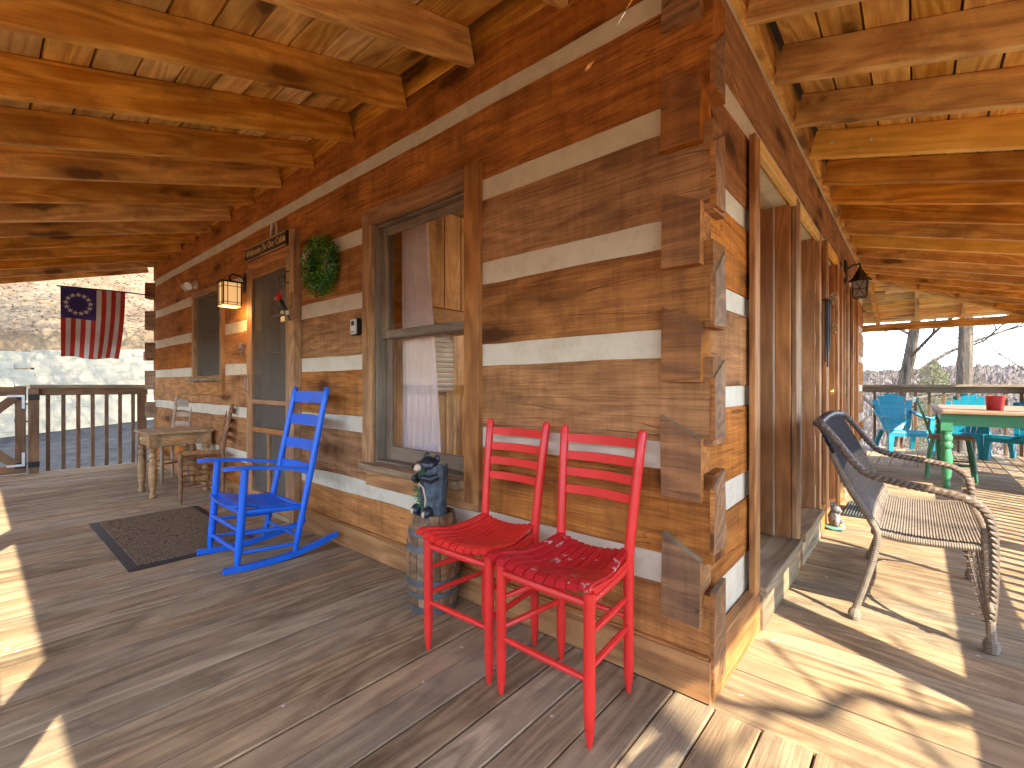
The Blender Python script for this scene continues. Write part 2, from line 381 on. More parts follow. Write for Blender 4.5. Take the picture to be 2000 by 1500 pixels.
def hewn(name, p0, p1, h, t, mat, parent, face=-1, amp=.006, dz=(0, 0), base=(0, 0, 0), seg=.12, endmat=None):
    """hand-hewn log: length X, height Z (h), depth Y (t); outer face at y=face*t/2 of local frame; wavy arrises"""
    m, Ln = frame(p0, p1); m.translation -= Vector(base)
    n = max(2, int(Ln / seg)); sx = random.random() * 50; vs = []
    for i in range(n + 1):
        x = -Ln / 2 + Ln * i / n
        for j, (y, z) in enumerate(((-t / 2, -h / 2), (-t / 2, -h * .2), (-t / 2, h * .2), (-t / 2, h / 2), (t / 2, h / 2), (t / 2, -h / 2))):
            e = noise.noise(Vector((x * 2.6 + sx, j * 7.1, sx))) + .5 * noise.noise(Vector((x * 9 + sx, j * 3.3, sx + 5)))
            f_ = noise.noise(Vector((x * 1.9 + sx, j * 5.1 + 20, sx)))
            yy = y + f_ * amp * .7 * (1 if j < 4 and i not in (0, n) else 0)
            zz = z + e * amp * (1 if j in (0, 3, 4, 5) else 0)
            vs.append((x, yy, zz))
    fs = [(i * 6 + k, i * 6 + (k + 1) % 6, (i + 1) * 6 + (k + 1) % 6, (i + 1) * 6 + k) for i in range(n) for k in range(6)]
    fs = [tuple(reversed(f)) for f in fs]
    fs += [tuple(range(6)), tuple(n * 6 + k for k in range(5, -1, -1))]
    q = MB(); q.add(vs, fs)
    if endmat: q.mi[-1] = 1; q.mi[-2] = 1
    return q.build(name, [mat, endmat] if endmat else mat, parent, mw=m)

# ============================================================ TERRAIN
WP1 = Vector((-20.7, -2.6)); WP2 = Vector((-22.3, 7.0))     # retaining wall line
def wall_x(y): return WP1.x + (WP2.x - WP1.x) * (y - WP1.y) / (WP2.y - WP1.y)
def sm(a, b, x):
    t = min(1, max(0, (x - a) / (b - a))); return t * t * (3 - 2 * t)
def gz(x, y):
    r = math.hypot(x, y)
    # left: driveway, then hill above the wall
    zl = -.68 + .085 * max(0, min(y, 12) + 1) * sm(-9, -16, x)
    wx = wall_x(max(-30, min(40, y)))
    if x < wx - 1.5: zl = 2.0 + .09 * max(-6, min(y, 20)) + .50 * (wx - x) * (1 if x > -70 else 0) + (24 - .0 * x if x <= -70 else 0)
    # right and back: falls away into the valley, ridges beyond
    d = max(0, y - 6.5) + max(0, x - 3) * .8
    zr = -1.0 - .33 * min(d, 26) - .10 * max(0, min(d, 160) - 26) + .9 * (noise.noise(Vector((x * .12, y * .12, 3))))
    u = sm(160, 520, r)
    zr += u * (30 + 10 * noise.noise(Vector((x * .0045, y * .0045, 1))) + 8 * noise.noise(Vector((x * .02, y * .02, 4))))
    a = sm(-6.5, -12, x) * sm(40, 14, y) if y > 0 else sm(-6.5, -10, x)
    z = zl * a + zr * (1 - a)
    if -8 < x < 4 and -5 < y < 9: z = min(z, -.72)
    return z
def terrain():
    vs = []; fs = []; n = 300; radii = [0.1]; r = 1.5
    while r < 2600: radii.append(r); r *= 1.045
    for r in radii:
        for k in range(n):
            a = 2 * PI * k / n; x = r * math.cos(a); y = r * math.sin(a); vs.append((x, y, gz(x, y)))
    m = len(radii)
    fs = [(i * n + k, i * n + (k + 1) % n, (i + 1) * n + (k + 1) % n, (i + 1) * n + k) for i in range(m - 1) for k in range(n)]
    q = MB(); q.add(vs, fs); tag(q.build('ground', 'ground', smooth=True), kind='structure')
terrain()
# driveway sheet a few mm above the ground
q = MB(); vs = []; nx, ny = 28, 40
for j in range(ny + 1):
    for i in range(nx + 1):
        y = -14 + 34 * j / ny; x = -8.6 + (wall_x(y) + 1.0 + 8.6) * i / nx; vs.append((x, y, gz(x, y) + .10))
q.add(vs, [(j * (nx + 1) + i, j * (nx + 1) + i + 1, (j + 1) * (nx + 1) + i + 1, (j + 1) * (nx + 1) + i) for j in range(ny) for i in range(nx)])
tag(q.build('driveway', 'asphalt', smooth=True), kind='structure')
# retaining wall of pale blocks
rw = thing('retaining_wall', 'pale concrete block retaining wall across the driveway below the hillside', 'retaining wall', (0, 0, 0))
y = -5.2; rows = 10
while y < 9.5:
    for k in range(rows):
        yy = y + (.45 if k % 2 else 0); x = wall_x(yy); zb = -.75 + .085 * max(0, yy + 1) * .95
        plank('block', (x, yy, zb + .14 + .28 * k), (wall_x(yy + .897), yy + .897, zb + .14 + .28 * k + .07 * (yy > -1)), .35, .277, 'concrete', rw, ch=.003)
    y += .9
# dead leaves scattered on driveway edge and hill
q = MB()
for i in range(9000):
    yy = random.uniform(-9, 14); x = wall_x(yy) - .3 - random.random() ** 1.4 * 26
    z = gz(x, yy) + .03; a = random.random() * 6.3; s = random.uniform(.03, .08); t = random.uniform(-.6, .6)
    c, d = math.cos(a) * s, math.sin(a) * s
    q.add([(x - c, yy - d, z), (x + d * .6, yy - c * .6, z + .03), (x + c, yy + d, z + t * s), (x - d * .6, yy + c * .6, z + .02)], [(0, 1, 2, 3)])
tag(q.build('fallen_leaves', 'leaf'), 'brown fallen leaves scattered over the hillside above the retaining wall', 'leaves', kind='stuff')

# ============================================================ CABIN
ZA = [(.140, .331), (.431, .717), (.809, 1.089), (1.184, 1.458), (1.557, 1.842), (1.937, 2.253), (2.335, 2.66)]   # log z-ranges wall A
ZB = [(.175, .205), (.325, .545), (.655, .920), (.997, 1.270), (1.350, 1.620), (1.712, 1.988), (2.092, 2.372)]
cab = thing('log_cabin', 'hewn log cabin with cream chinking, dovetailed corner and wraparound porch roof', 'cabin', (0, 0, 0))
XL = -6.92; YB = 5.95; TA = .125
openA = [(-3.72, -2.80, 0, 2.0), (-1.955, -1.005, .45, 1.985), (-5.215, -4.355, .95, 1.95)]
openB = [(.575, 1.335, .2, 2.0), (1.45, 2.12, .2, 2.0), (2.58, 3.05, 0, 2.0), (3.42, 3.86, .2, 2.0), (4.36, 4.80, .2, 2.0)]
def spans(a, b, ops, z0, z1):
    cuts = sorted([(o[0], o[1]) for o in ops if o[2] < (z0 + z1) / 2 < o[3]]); r = []; x = a
    for c0, c1 in cuts:
        if c0 > x: r.append((x, c0))
        x = max(x, c1)
    if x < b: r.append((x, b))
    return r
for i, (z0, z1) in enumerate(ZA):
    for a, b in spans(XL, .012, openA, z0, z1):
        hewn('log', (a, TA / 2, (z0 + z1) / 2), (b, TA / 2, (z0 + z1) / 2), z1 - z0, TA, 'log', cab)
    if i < len(ZA) - 1:
        c0, c1 = z1, ZA[i + 1][0]
        for a, b in spans(XL + .02, -.06, openA, c0 + .001, c1 - .001):
            hewn('chinking', (a, .004 + .045, (c0 + c1) / 2), (b, .004 + .045, (c0 + c1) / 2), c1 - c0 + .05, .09, 'chink', cab, amp=.003, seg=.2)
for i, (z0, z1) in enumerate(ZB):
    for a, b in spans(.06, YB, openB, z0, z1):
        if i == 0: continue
        m0 = -.020 - TA / 2
        hewn('log', (m0, a, (z0 + z1) / 2), (m0, b, (z0 + z1) / 2), z1 - z0, TA, 'log', cab)
    c0 = z1 - (.03 if i == 0 else 0); c1 = ZB[i + 1][0] if i < len(ZB) - 1 else 2.44
    for a, b in spans(.04, YB - .02, openB, c0 + .001, c1 - .001):
        hewn('chinking', (-.028 - .045, a, (c0 + c1) / 2), (-.028 - .045, b, (c0 + c1) / 2), c1 - c0 + .05, .09, 'chink', cab, amp=.004, seg=.2)
# dovetailed ends of the side wall logs, standing proud of the front face (sloping tops)
def dovetail(name, x0, x1, y0, y1, zl0, zl1, zh0, zh1, axis, mat):
    # end grain block: top slopes from zh0 (inner) to zh1 (outer), bottom from zl0 to zl1
    q = MB(); j = lambda: random.uniform(-.006, .006)
    if axis == 'x':   # slope along x
        v = [(x0, y0 + j(), zl0), (x1, y0 + j(), zl1), (x1, y1, zl1), (x0, y1, zl0), (x0 + j(), y0, zh0), (x1 + j(), y0, zh1), (x1, y1, zh1), (x0, y1, zh0)]
    else:             # slope along y
        v = [(x0, y0, zl1), (x1 + j(), y0, zl1), (x1 + j(), y1, zl0), (x0, y1, zl0), (x0, y0, zh1), (x1, y0 + j(), zh1), (x1, y1 + j(), zh0), (x0, y1, zh0)]
    q.add(v, [(0, 3, 2, 1), (4, 5, 6, 7), (0, 1, 5, 4), (1, 2, 6, 5), (2, 3, 7, 6), (3, 0, 4, 7)])
    q.mi = [1, 2, 0 if axis == 'x' else 1, 0 if axis == 'y' else 1, 1, 1]
    return q.build(name, ['log_end', 'log', 'railcap'], cab)
for zl, zh0, zh1 in ((.241, .511, .443), (.632, .900, .828), (1.012, 1.257, 1.200), (1.385, 1.632, 1.580), (1.772, 2.033, 1.975), (2.172, 2.42, 2.36)):
    dovetail('log_end', -.145, -.017, -.032, .07, zl, zl - .004, zh0, zh1, 'x', ['log_end'])
for zl, zh0, zh1 in ((.060, .363, .345), (.470, .723, .672), (.832, 1.083, 1.022), (1.190, 1.434, 1.348), (1.565, 1.820, 1.765), (1.951, 2.160, 2.072)):
    dovetail('log_end', .004, .020, -.003, .098, zl, zl - .006, zh0, zh1, 'y', ['log_end' if zl > .1 else 'log'])
# corner filler behind the notches
plank('corner_core', (-.075, .06, .02), (-.075, .06, 2.5), .10, .10, 'log', cab, up=(0, 1, 0))
# skirt boards
plank('skirt_board', (XL, -.010, .066), (.008, -.010, .066), .020, .132, 'casing', cab, up=(0, 0, 1))
plank('skirt_board', (.004, .002, .083), (.004, .574, .083), .020, .165, 'casing', cab)
plank('skirt_board', (XL, .0, .138), (.0, .0, .138), .036, .010, 'casing', cab)
plank('skirt_board', (-.004, .02, .170), (-.004, .574, .170), .036, .010, 'casing', cab)
for a, b in ((1.335, 1.45), (2.12, 2.58), (3.05, 3.42), (3.86, 4.36), (4.80, YB)):
    plank('skirt_board', (.004, a, .083), (.004, b, .083), .020, .165, 'casing', cab)
# far (left) end and back walls
for i, (z0, z1) in enumerate(ZB):
    if i == 0: continue
    hewn('log', (XL + .07, .13, (z0 + z1) / 2), (XL + .07, YB - .13, (z0 + z1) / 2), z1 - z0 + .1, .11, 'log', cab, seg=.5)
    for a, b in spans(XL + .02, -.16, [(-3.0, -.75, .2, 2.05)], z0, z1):
        hewn('log', (a, YB - .07, (z0 + z1) / 2), (b, YB - .07, (z0 + z1) / 2), z1 - z0 + .1, .11, 'log', cab, seg=.5)
for k, z in enumerate((.3, .68, 1.06, 1.44, 1.82, 2.2)):        # far corner notches sticking out
    plank('log_end', (XL - .05, -.05, z), (XL + .06, -.05 + .12, z), .12, .24 - .04 * (k % 2), 'log_end', cab)
plank('log_end', (XL - .16, -.03, 1.37), (XL - .02, -.03, 1.37), .09, .11, 'log_end', cab)
# interior shell
q = MB(); q.box((XL + .1, .14, .02), (-.16, YB - .14, .10)); q.build('interior_floor', 'inner', cab)
q = MB(); q.box((XL + .1, .14, 2.46), (-.16, YB - .14, 2.50)); q.build('interior_ceiling', 'inner', cab)
for k in range(30):
    plank('wall_board', (-3.15, .22 + .15 * k, .1), (-3.15, .22 + .15 * k, 2.46), .02, .146, 'inner', cab, up=(0, 1, 0))
cb = thing('wall_cabinet', 'knotty pine cupboard seen through the large window', 'cupboard', (-2.72, 1.25, 1.62))
for k in range(5): plank('door_board', (.315, -.36 + .18 * k, -.0), (.315, -.36 + .18 * k, .78), .02, .172, 'inner', cb, up=(0, 1, 0))
q = MB(); q.box((-.4, -.5, -.12), (.30, .5, .8), ch=.01); q.box((.28, -.55, -.13), (.335, .55, -.01), ch=.004); q.build('carcass', 'inner', cb)

# ---- double hung windows on the front wall
def window(x0, x1, z0, z1, cas, sill, curtain=False, apron=None, zmid=None, recess=.05):
    wd = bpy.data.objects.new('window', None); col.objects.link(wd); wd.parent = cab; wd.location = ((x0 + x1) / 2, 0, z0)
    bx = wd.location
    def pl(n, a, b, w_, t_, m_, up=(0, 0, 1)): return plank(n, a, b, w_, t_, m_, wd, up=up, base=bx)
    th = .032
    pl('side_casing', (x0 - cas / 2, -.012, z0 - .06), (x0 - cas / 2, -.012, z1), th, cas, 'casing', up=(1, 0, 0))
    pl('side_casing', (x1 + cas / 2, -.012, z0 - .10), (x1 + cas / 2, -.012, z1 + cas * 1.05), th, cas, 'casing', up=(1, 0, 0))
    pl('head_casing', (x0 - cas, -.014, z1 + cas / 2), (x1, -.014, z1 + cas / 2), th, cas, 'casing')
    pl('sill', (x0 - .05, -.035, z0 - sill / 2), (x1 + .004, -.035, z0 - sill / 2), .09, sill, 'railcap')
    if apron: pl('apron', (x0 - cas * .6, -.010, z0 - sill - apron / 2), (x1 + cas, -.010, z0 - sill - apron / 2), th, apron, 'casing')
    # jamb liner
    for xx in (x0 + .006, x1 - .006): pl('jamb', (xx, .062, z0), (xx, .062, z1), .12, .012, 'sash', up=(1, 0, 0))
    pl('jamb', (x0, .062, z1 - .006), (x1, .062, z1 - .006), .12, .012, 'sash'); pl('jamb', (x0, .062, z0 + .006), (x1, .062, z0 + .006), .12, .012, 'sash')
    zm = zmid or (z0 + z1) / 2
    for (a, b, yy, bt) in ((zm - .018, z1 - .012, recess, .045), (z0 + .012, zm + .018, recess + .03, .075)):
        sh = wd
        pl('stile', (x0 + .034, yy, a), (x0 + .034, yy, b), .026, .045, 'sash', up=(1, 0, 0)); pl('stile', (x1 - .034, yy, a), (x1 - .034, yy, b), .026, .045, 'sash', up=(1, 0, 0))
        pl('sash_rail', (x0 + .056, yy, b - .020), (x1 - .056, yy, b - .020), .026, .04, 'sash'); pl('sash_rail', (x0 + .056, yy, a + bt / 2), (x1 - .056, yy, a + bt / 2), .026, bt, 'sash')
        q = MB(); q.box((x0 + .05 - bx.x, yy - .002, a + .03 - bx.z), (x1 - .05 - bx.x, yy + .002, b - .03 - bx.z)); q.build('pane', 'glass', wd)
    q = MB()    # screen in its thin frame at the outside
    return wd
window(-1.868, -1.098, .555, 1.915, .095, .035, apron=.10, zmid=1.285)
w2 = window(-5.165, -4.385, 1.062, 1.885, .06, .03, apron=.13, zmid=1.485)
q = MB(); q.box((-.36, .012, .02), (.36, .014, .80)); q.build('insect_screen', 'screen', w2)
# curtains behind the big window
def curtain(x0, x1, y, z0, z1, label, folds=9):
    q = MB(); n = folds * 8; vs = []; m = 24
    for j in range(m + 1):
        t = j / m; z = z1 + (z0 - z1) * t; half = (x1 - x0) * (.5 + .25 * t)
        for i in range(n + 1):
            s = i / n; x = (x0 + x1) / 2 + (s - .5) * 2 * half * .8 + .06 * t; yy = y + .018 * math.sin(s * folds * 2 * PI + .6 * math.sin(t * 4 + s * 5)) * (1 - .3 * t)
            vs.append((x - x0, yy - y, z - z0))
    q.add(vs, [(j * (n + 1) + i, j * (n + 1) + i + 1, (j + 1) * (n + 1) + i + 1, (j + 1) * (n + 1) + i) for j in range(m) for i in range(n)])
    o = q.build('curtain', 'curtain', smooth=True, loc=(x0, y, z0)); tag(o, label, 'curtain')
curtain(-1.90, -1.60, .19, .50, 1.95, 'sheer pale pink curtain hanging behind the left side of the large window')
# pale blind hanging on the far side of the room
bl = thing('window_blind', 'white slatted blind glimpsed deep inside through the large window', 'blind', (-3.08, 1.55, .95))
for k in range(14): plank('slat', (0, -.13, .05 * k), (0, .13, .05 * k), .03, .034, 'white', bl, up=(1, 0, 1))
rod = MB(); rod.tube([(-1.16, .16, 1.56), (-1.16, .16, 2.0)], .006, 8); rod.tube([(-1.20, .20, 1.56), (-1.20, .20, 2.0)], .006, 8)
tag(rod.build('blind_cord', 'white'), 'pair of white cords hanging inside the large window at upper right', 'cord')

# ---- screen door and inner door
dr = bpy.data.objects.new('doorway', None); col.objects.link(dr); dr.parent = cab; dr.location = (-3.26, 0, 0)
def pl(n, a, b, w_, t_, m_, par, base, up=(0, 0, 1), **k): return plank(n, a, b, w_, t_, m_, par, up=up, base=base, **k)
DB = Vector((-3.26, 0, 0))
pl('door_casing', (-3.70, -.012, 0), (-3.70, -.012, 2.0), .034, .05, 'casing', dr, DB, up=(1, 0, 0))
pl('door_casing', (-2.905, -.010, 0), (-2.905, -.010, 2.06), .034, .05, 'casing', dr, DB, up=(1, 0, 0))
pl('door_casing', (-2.842, -.024, 0), (-2.842, -.024, 2.10), .055, .072, 'casing', dr, DB, up=(1, 0, 0))
pl('door_casing', (-3.675, -.014, 1.975), (-2.93, -.014, 1.975), .034, .07, 'casing', dr, DB)
for n_, a, b in (('screen_stile', (-3.645, -.016, .06), (-3.645, -.016, 1.94)), ('screen_stile', (-2.955, -.016, .06), (-2.955, -.016, 1.94))):
    pl(n_, a, b, .026, .062, 'jamb', dr, DB, up=(1, 0, 0))
for z, h in ((1.905, .075), (.862, .034), (.640, .040), (.10, .09)):
    pl('screen_rail', (-3.614, -.016, z), (-2.986, -.016, z), .024, h, 'jamb', dr, DB)
pl('screen_mullion', (-3.30, -.016, .145), (-3.30, -.016, .62), .022, .036, 'jamb', dr, DB, up=(1, 0, 0))
q = MB(); q.box((-.354, -.010, .1), (.274, -.008, 1.9)); q.build('screen_mesh', 'screen', dr)
pl('threshold', (-3.70, .02, .02), (-2.86, .02, .02), .12, .035, 'railcap', dr, DB)
q = MB(); q.tube([(-.395, -.03, .93), (-.395, -.065, .95), (-.395, -.065, 1.06), (-.395, -.03, 1.08)], .005, 6); q.build('door_pull', 'greymetal', dr, smooth=True)
# inner door with nine lites
for a, b, z0, z1 in ((-3.64, -2.93, .04, .95), (-3.64, -3.50, .95, 1.98), (-3.05, -2.93, .95, 1.98), (-3.50, -3.05, 1.86, 1.98)):
    q = MB(); q.box((a - DB.x, .055, z0), (b - DB.x, .095, z1), ch=.004); q.build('door_panel', 'doorpaint', dr)
for x in (-3.35, -3.20): pl('glazing_bar', (x, .075, .95), (x, .075, 1.86), .03, .018, 'doorpaint', dr, DB, up=(1, 0, 0))
for z in (1.25, 1.55): pl('glazing_bar', (-3.50, .075, z), (-3.05, .075, z), .03, .018, 'doorpaint', dr, DB)
for i in range(3):
    for j in range(3):
        q = MB(); q.box((-3.50 + .15 * i - DB.x + .009, .073, .95 + .302 * j + .009), (-3.35 + .15 * i - DB.x - .009, .077, 1.25 + .302 * j - .009)); q.build('pane', 'glass', dr)
q = MB(); q.box((-.42, .10, .0), (.36, .11, 2.0)); q.build('dark_backing', 'doorpaint', dr)

# ---- tall glazed bays on the side wall
def bay(y0, y1, z0, z1, depth=.19, glass=True, cw=.085, near=True):
    b_ = bpy.data.objects.new('glazed_bay', None); col.objects.link(b_); b_.parent = cab; b_.location = (0, y0, z0); BB = Vector((0, y0, z0))
    zc = z1 + .0
    for yy, s in ((y0, 1), (y1, -1)):
        pl('jamb_board', (-.048, yy - s * -.008, z0), (-.048, yy - s * -.008, z1), .076, .016, 'jamb', b_, BB, up=(0, 1, 0))
        pl('jamb_board', (-.134, yy + s * .010, z0), (-.134, yy + s * .010, z1), .085, .020, 'jamb', b_, BB, up=(0, 1, 0))
        pl('glazing_bead', (-.089, yy + s * .020, z0), (-.089, yy + s * .020, z1), .006, .008, 'chink', b_, BB, up=(0, 1, 0))
        pl('side_casing', (.003, yy - s * cw / 2 * .9, z0 - .02), (.003, yy - s * cw / 2 * .9, z1 + .02), .024, cw * .9, 'casing', b_, BB, up=(0, 1, 0))
    pl('head_board', (-.095, y0, z1 + .010), (-.095, y1, z1 + .010), .17, .020, 'rafter_new' if near else 'jamb', b_, BB)
    pl('head_casing', (.001, y0 - .01, z1 - .0), (.001, y1 + .01, z1 - .0), .026, .05, 'rafter_new' if near else 'casing', b_, BB)
    pl('sill_board', (-.075, y0 - .01, z0 - .022), (-.075, y1 + .01, z0 - .022), .23, .040, 'railcap', b_, BB)
    pl('sill_face', (.0, y0, (z0 - .04) / 2), (.0, y1, (z0 - .04) / 2), .05, z0 - .045, 'railcap', b_, BB)
    if glass:
        q = MB(); q.box((-.091, .03, .0), (-.087, y1 - y0 - .03, z1 - z0)); q.build('pane', 'glass', b_)
bay(.575, 1.335, .185, 1.975); bay(1.45, 2.12, .185, 1.975)
bay(3.42, 3.86, .185, 1.975, near=False); bay(4.36, 4.80, .185, 1.975, near=False)
# side door in its recess
sd_ = bpy.data.objects.new('side_doorway', None); col.objects.link(sd_); sd_.parent = cab; sd_.location = (0, 2.6, 0); SB = Vector((0, 2.6, 0))
for yy in (2.46, 3.09): pl('door_casing', (.004, yy, 0), (.004, yy, 2.02), .026, .10, 'casing', sd_, SB, up=(0, 1, 0))
for yy in (2.515, 3.03): pl('jamb_board', (-.06, yy, 0), (-.06, yy, 2.0), .11, .02, 'jamb', sd_, SB, up=(0, 1, 0))
pl('head_casing', (.003, 2.51, 2.0), (.003, 3.04, 2.0), .028, .06, 'rafter_new', sd_, SB)
q = MB(); q.box((-.075, -.07, .03), (-.04, .42, 1.97), ch=.004); q.build('door_panel', 'jamb', sd_)
q = MB(); q.lathe([(.022, 0), (.022, .004), (.008, .006), (.008, .035), (.024, .04), (.027, .055), (.02, .068), (.002, .072)], n=14)
o = q.build('door_knob', 'brass', sd_, smooth=True); o.rotation_euler = (0, R(90), 0); o.location = (-.04, .06, .95)
q = MB(); q.lathe([(.024, 0), (.022, .012), (.012, .016)], n=14); o = q.build('deadbolt', 'brass', sd_, smooth=True); o.rotation_euler = (0, R(90), 0); o.location = (-.04, .06, 1.10)
# back picture opening, framed
for x in (-3.0, -1.9, -.77): plank('window_post', (x, YB - .07, .1), (x, YB - .07, 2.1), .12, .07, 'jamb', cab, up=(1, 0, 0))
for a, b in ((-2.96, -1.94), (-1.86, -.81)):
    q = MB(); q.box((a, YB - .072, .12), (b, YB - .068, 2.1)); q.build('pane', 'glass', cab)

# ============================================================ PORCH ROOF (part of the cabin)
roof = bpy.data.objects.new('porch_roof', None); col.objects.link(roof); roof.parent = cab
SA, SBk, SC = .276, .255, .21
zA = lambda y: 2.483 + SA * y
zB = lambda x: 2.383 - SBk * x
zC = lambda y: 2.400 - SC * (y - YB)
EA, EB, EC = -2.22, 1.88, 8.35
RH, RT = .155, .045
hipA = lambda x: -(SBk * x + .10) / SA          # y of hip A/B for x>0
hipC = lambda x: YB + (SBk * x + .017) / SC
xi = [-.53, -1.049, -1.563, -2.084, -2.596, -3.101, -3.626, -4.149, -4.65, -5.15, -5.66, -6.17, -6.68, -7.15]
for k, x in enumerate(xi):
    y0 = -.002; up = Vector((0, -SA, 1)).normalized()
    a = Vector((x - RT / 2, y0, zA(y0))) + up * RH / 2; b = Vector((x - RT / 2, EA, zA(EA))) + up * RH / 2
    plank('rafter', a, b, RT, RH, 'rafter', roof, up=up, ch=.004)
for x in (0.0, .5, 1.0, 1.5):                    # jack rafters past the corner
    up = Vector((0, -SA, 1)).normalized(); y0 = hipA(x) - .04
    if y0 > EA + .1: plank('rafter', Vector((x, y0, zA(y0))) + up * RH / 2, Vector((x, EA, zA(EA))) + up * RH / 2, RT, RH, 'rafter', roof, up=up)
yb = [.40, .871, 1.341, 1.812, 2.30, 2.752, 3.235, 3.72, 4.20, 4.68, 5.16, 5.64]
for k, y in enumerate(yb):
    up = Vector((SBk, 0, 1)).normalized()
    plank('rafter', Vector((.002, y + RT / 2, zB(0))) + up * RH / 2, Vector((EB, y + RT / 2, zB(EB))) + up * RH / 2, RT, RH, 'rafter_new' if k in (3, 8) else 'rafter', roof, up=up, ch=.004)
q_up = Vector((SBk, 0, 1)).normalized()
for xw in (.115, .30):
    q = MB(); q.lathe([(.009, 0), (.009, .003), (.005, .004), (.005, .009)], n=12); o = q.build('lag_screw', 'steel', roof, smooth=True)
    o.location = (xw, 1.812 + .0 - .0005, zB(xw) + .085); o.rotation_euler = (R(90), 0, 0)
for y in (-.12, 6.12, 6.6, 7.08, 7.56):
    up = Vector((SBk, 0, 1)).normalized()
    x0 = .02 if y < 0 else ((y - YB) * SC - .017) / SBk + .05
    if x0 < EB - .1: plank('rafter', Vector((x0, y, zB(x0))) + up * RH / 2, Vector((EB, y, zB(EB))) + up * RH / 2, RT, RH, 'rafter', roof, up=up)
for x in (-6.5, -6, -5.5, -5, -4.5, -4, -3.5, -3, -2.5, -2, -1.5, -1, -.5, 0.02, .5, 1.0, 1.5):
    up = Vector((0, SC, 1)).normalized(); y0 = YB if x <= .02 else hipC(x) + .04
    plank('rafter', Vector((x, y0, zC(y0))) + up * RH / 2, Vector((x, EC, zC(EC))) + up * RH / 2, RT, RH, 'rafter', roof, up=up)
# hip rafters
plank('hip_rafter', (0.0, hipA(0) + .0, zB(0) + .06), (EB, hipA(EB), zB(EB) + .06), .05, .17, 'rafter', roof)
plank('hip_rafter', (0.0, hipC(0), zB(0) + .06), (EB, hipC(EB), zB(EB) + .06), .05, .17, 'rafter', roof)
plank('blocking', (-.028, .05, 2.54), (-.028, YB, 2.54), .066, .22, 'rafter', roof)
plank('blocking', (XL, .031, 2.64), (0, .031, 2.64), .066, .20, 'rafter', roof)
# roof boards (rows between the hips, butt-jointed)
BW = .145
def row(a, b, fpt, up, name='roof_board', mat='board', w=BW, t=.02, skew=(0, 0)):
    x = a
    first = True
    while x < b - .05:
        ln = min(random.uniform(1.3, 3.4), b - x)
        if b - (x + ln) < .4: ln = b - x
        plank(name, fpt(x + .002), fpt(x + ln - .002), w - .004, t, mat, roof, up=up, ch=.003, skew=(skew[0] if first else 0, skew[1] if x + ln >= b - 1e-6 else 0))
        x += ln; first = False
upA = Vector((0, -SA, 1)).normalized(); upB = Vector((SBk, 0, 1)).normalized(); upC = Vector((0, SC, 1)).normalized()
y = -.001 - BW / 2
while y > EA - .02:
    xe = max(0.0, (-SA * y - .10) / SBk) if y < -.36 else 0.0
    yy = y; row(-7.35, xe if y < -.36 else -.0, lambda x: Vector((x, yy, zA(yy))) + upA * (RH + .0115), upA)
    y -= BW
x = .002 + BW / 2
while x < EB + .02:
    xx = x; row(hipA(xx), hipC(xx), lambda y: Vector((xx, y, zB(xx))) + upB * (RH + .0115), upB); x += BW
y = YB + BW / 2
while y < EC + .02:
    yy = y; row(-6.9, max(0., (SC * (yy - YB) - .017) / SBk), lambda x: Vector((x, yy, zC(yy))) + upC * (RH + .0115), upC, w=BW); y += BW
# roof covering above the boards
def tri(pts, dz=.205):
    q = MB(); n = len(pts); q.add([(a, b, c + dz) for a, b, c in pts] + [(a, b, c + dz + .02) for a, b, c in pts], [tuple(range(n - 1, -1, -1)), tuple(range(n, 2 * n))] + [(i, (i + 1) % n, n + (i + 1) % n, n + i) for i in range(n)]); q.build('roof_covering', 'roofmetal', roof)
tri([(-7.4, .16, zA(.16)), (-7.4, EA - .05, zA(EA - .05)), (EB + .03, hipA(EB + .03), zB(EB + .03)), (0, hipA(0), zB(0)), (0, .16, zA(.16))])
tri([(0, hipA(0), zB(0)), (EB + .05, hipA(EB + .05), zB(EB + .05)), (EB + .05, hipC(EB + .05), zB(EB + .05)), (0, hipC(0), zB(0))])
tri([(-7, YB - .1, zC(YB - .1)), (0, YB - .1, zC(YB - .1)), (0, hipC(0), zB(0)), (EB + .05, hipC(EB + .05), zB(EB + .05)), (EB + .05, EC + .05, zC(EC + .05)), (-7, EC + .05, zC(EC + .05))], dz=.215)
tri([(-7.0, .15, 2.56), (-7.0, YB, 2.56), (-.02, YB, 2.56), (-.02, .15, 2.56)], dz=.12)
# beams at the posts
XR, YR, YK = 1.73, -2.0, 8.05
plank('header_beam', (-7.2, YR, 1.70), (XR + .06, YR, 1.70), .09, .235, 'rafter', roof)
plank('header_beam', (XR, YR + .06, 1.875), (XR, YK - .05, 1.875), .09, .11, 'rafter', roof)
plank('header_beam', (-6.9, YK, 1.917), (XR + .05, YK, 1.917), .09, .11, 'rafter', roof)
plank('fascia_board', (-7.38, EA - .01, zA(EA) + .10), (EB, EA - .01, zA(EA) + .10), .02, .19, 'rafter', roof)
plank('fascia_board', (EB + .015, hipA(EB), zB(EB) + .10), (EB + .015, EC, zB(EB) + .10), .02, .19, 'rafter', roof)
# porch posts
for x, y, zt in ((-.25, YR, 1.58), (-2.58, YR, 1.58), (-4.9, YR, 1.58), (-7.1, YR, 1.58), (XR, YR, 1.58), (XR, .10, 1.82), (XR, 2.35, 1.82), (XR, 4.6, 1.82), (XR, 6.8, 1.82), (XR + .0, YK, 1.86), (-1.2, YK, 1.86), (-4, YK, 1.86), (-6.8, YK, 1.86)):
    plank('porch_post', (x, y, -.7), (x, y, zt), .14, .14, 'casing', roof, up=(0, 1, 0), ch=.008)

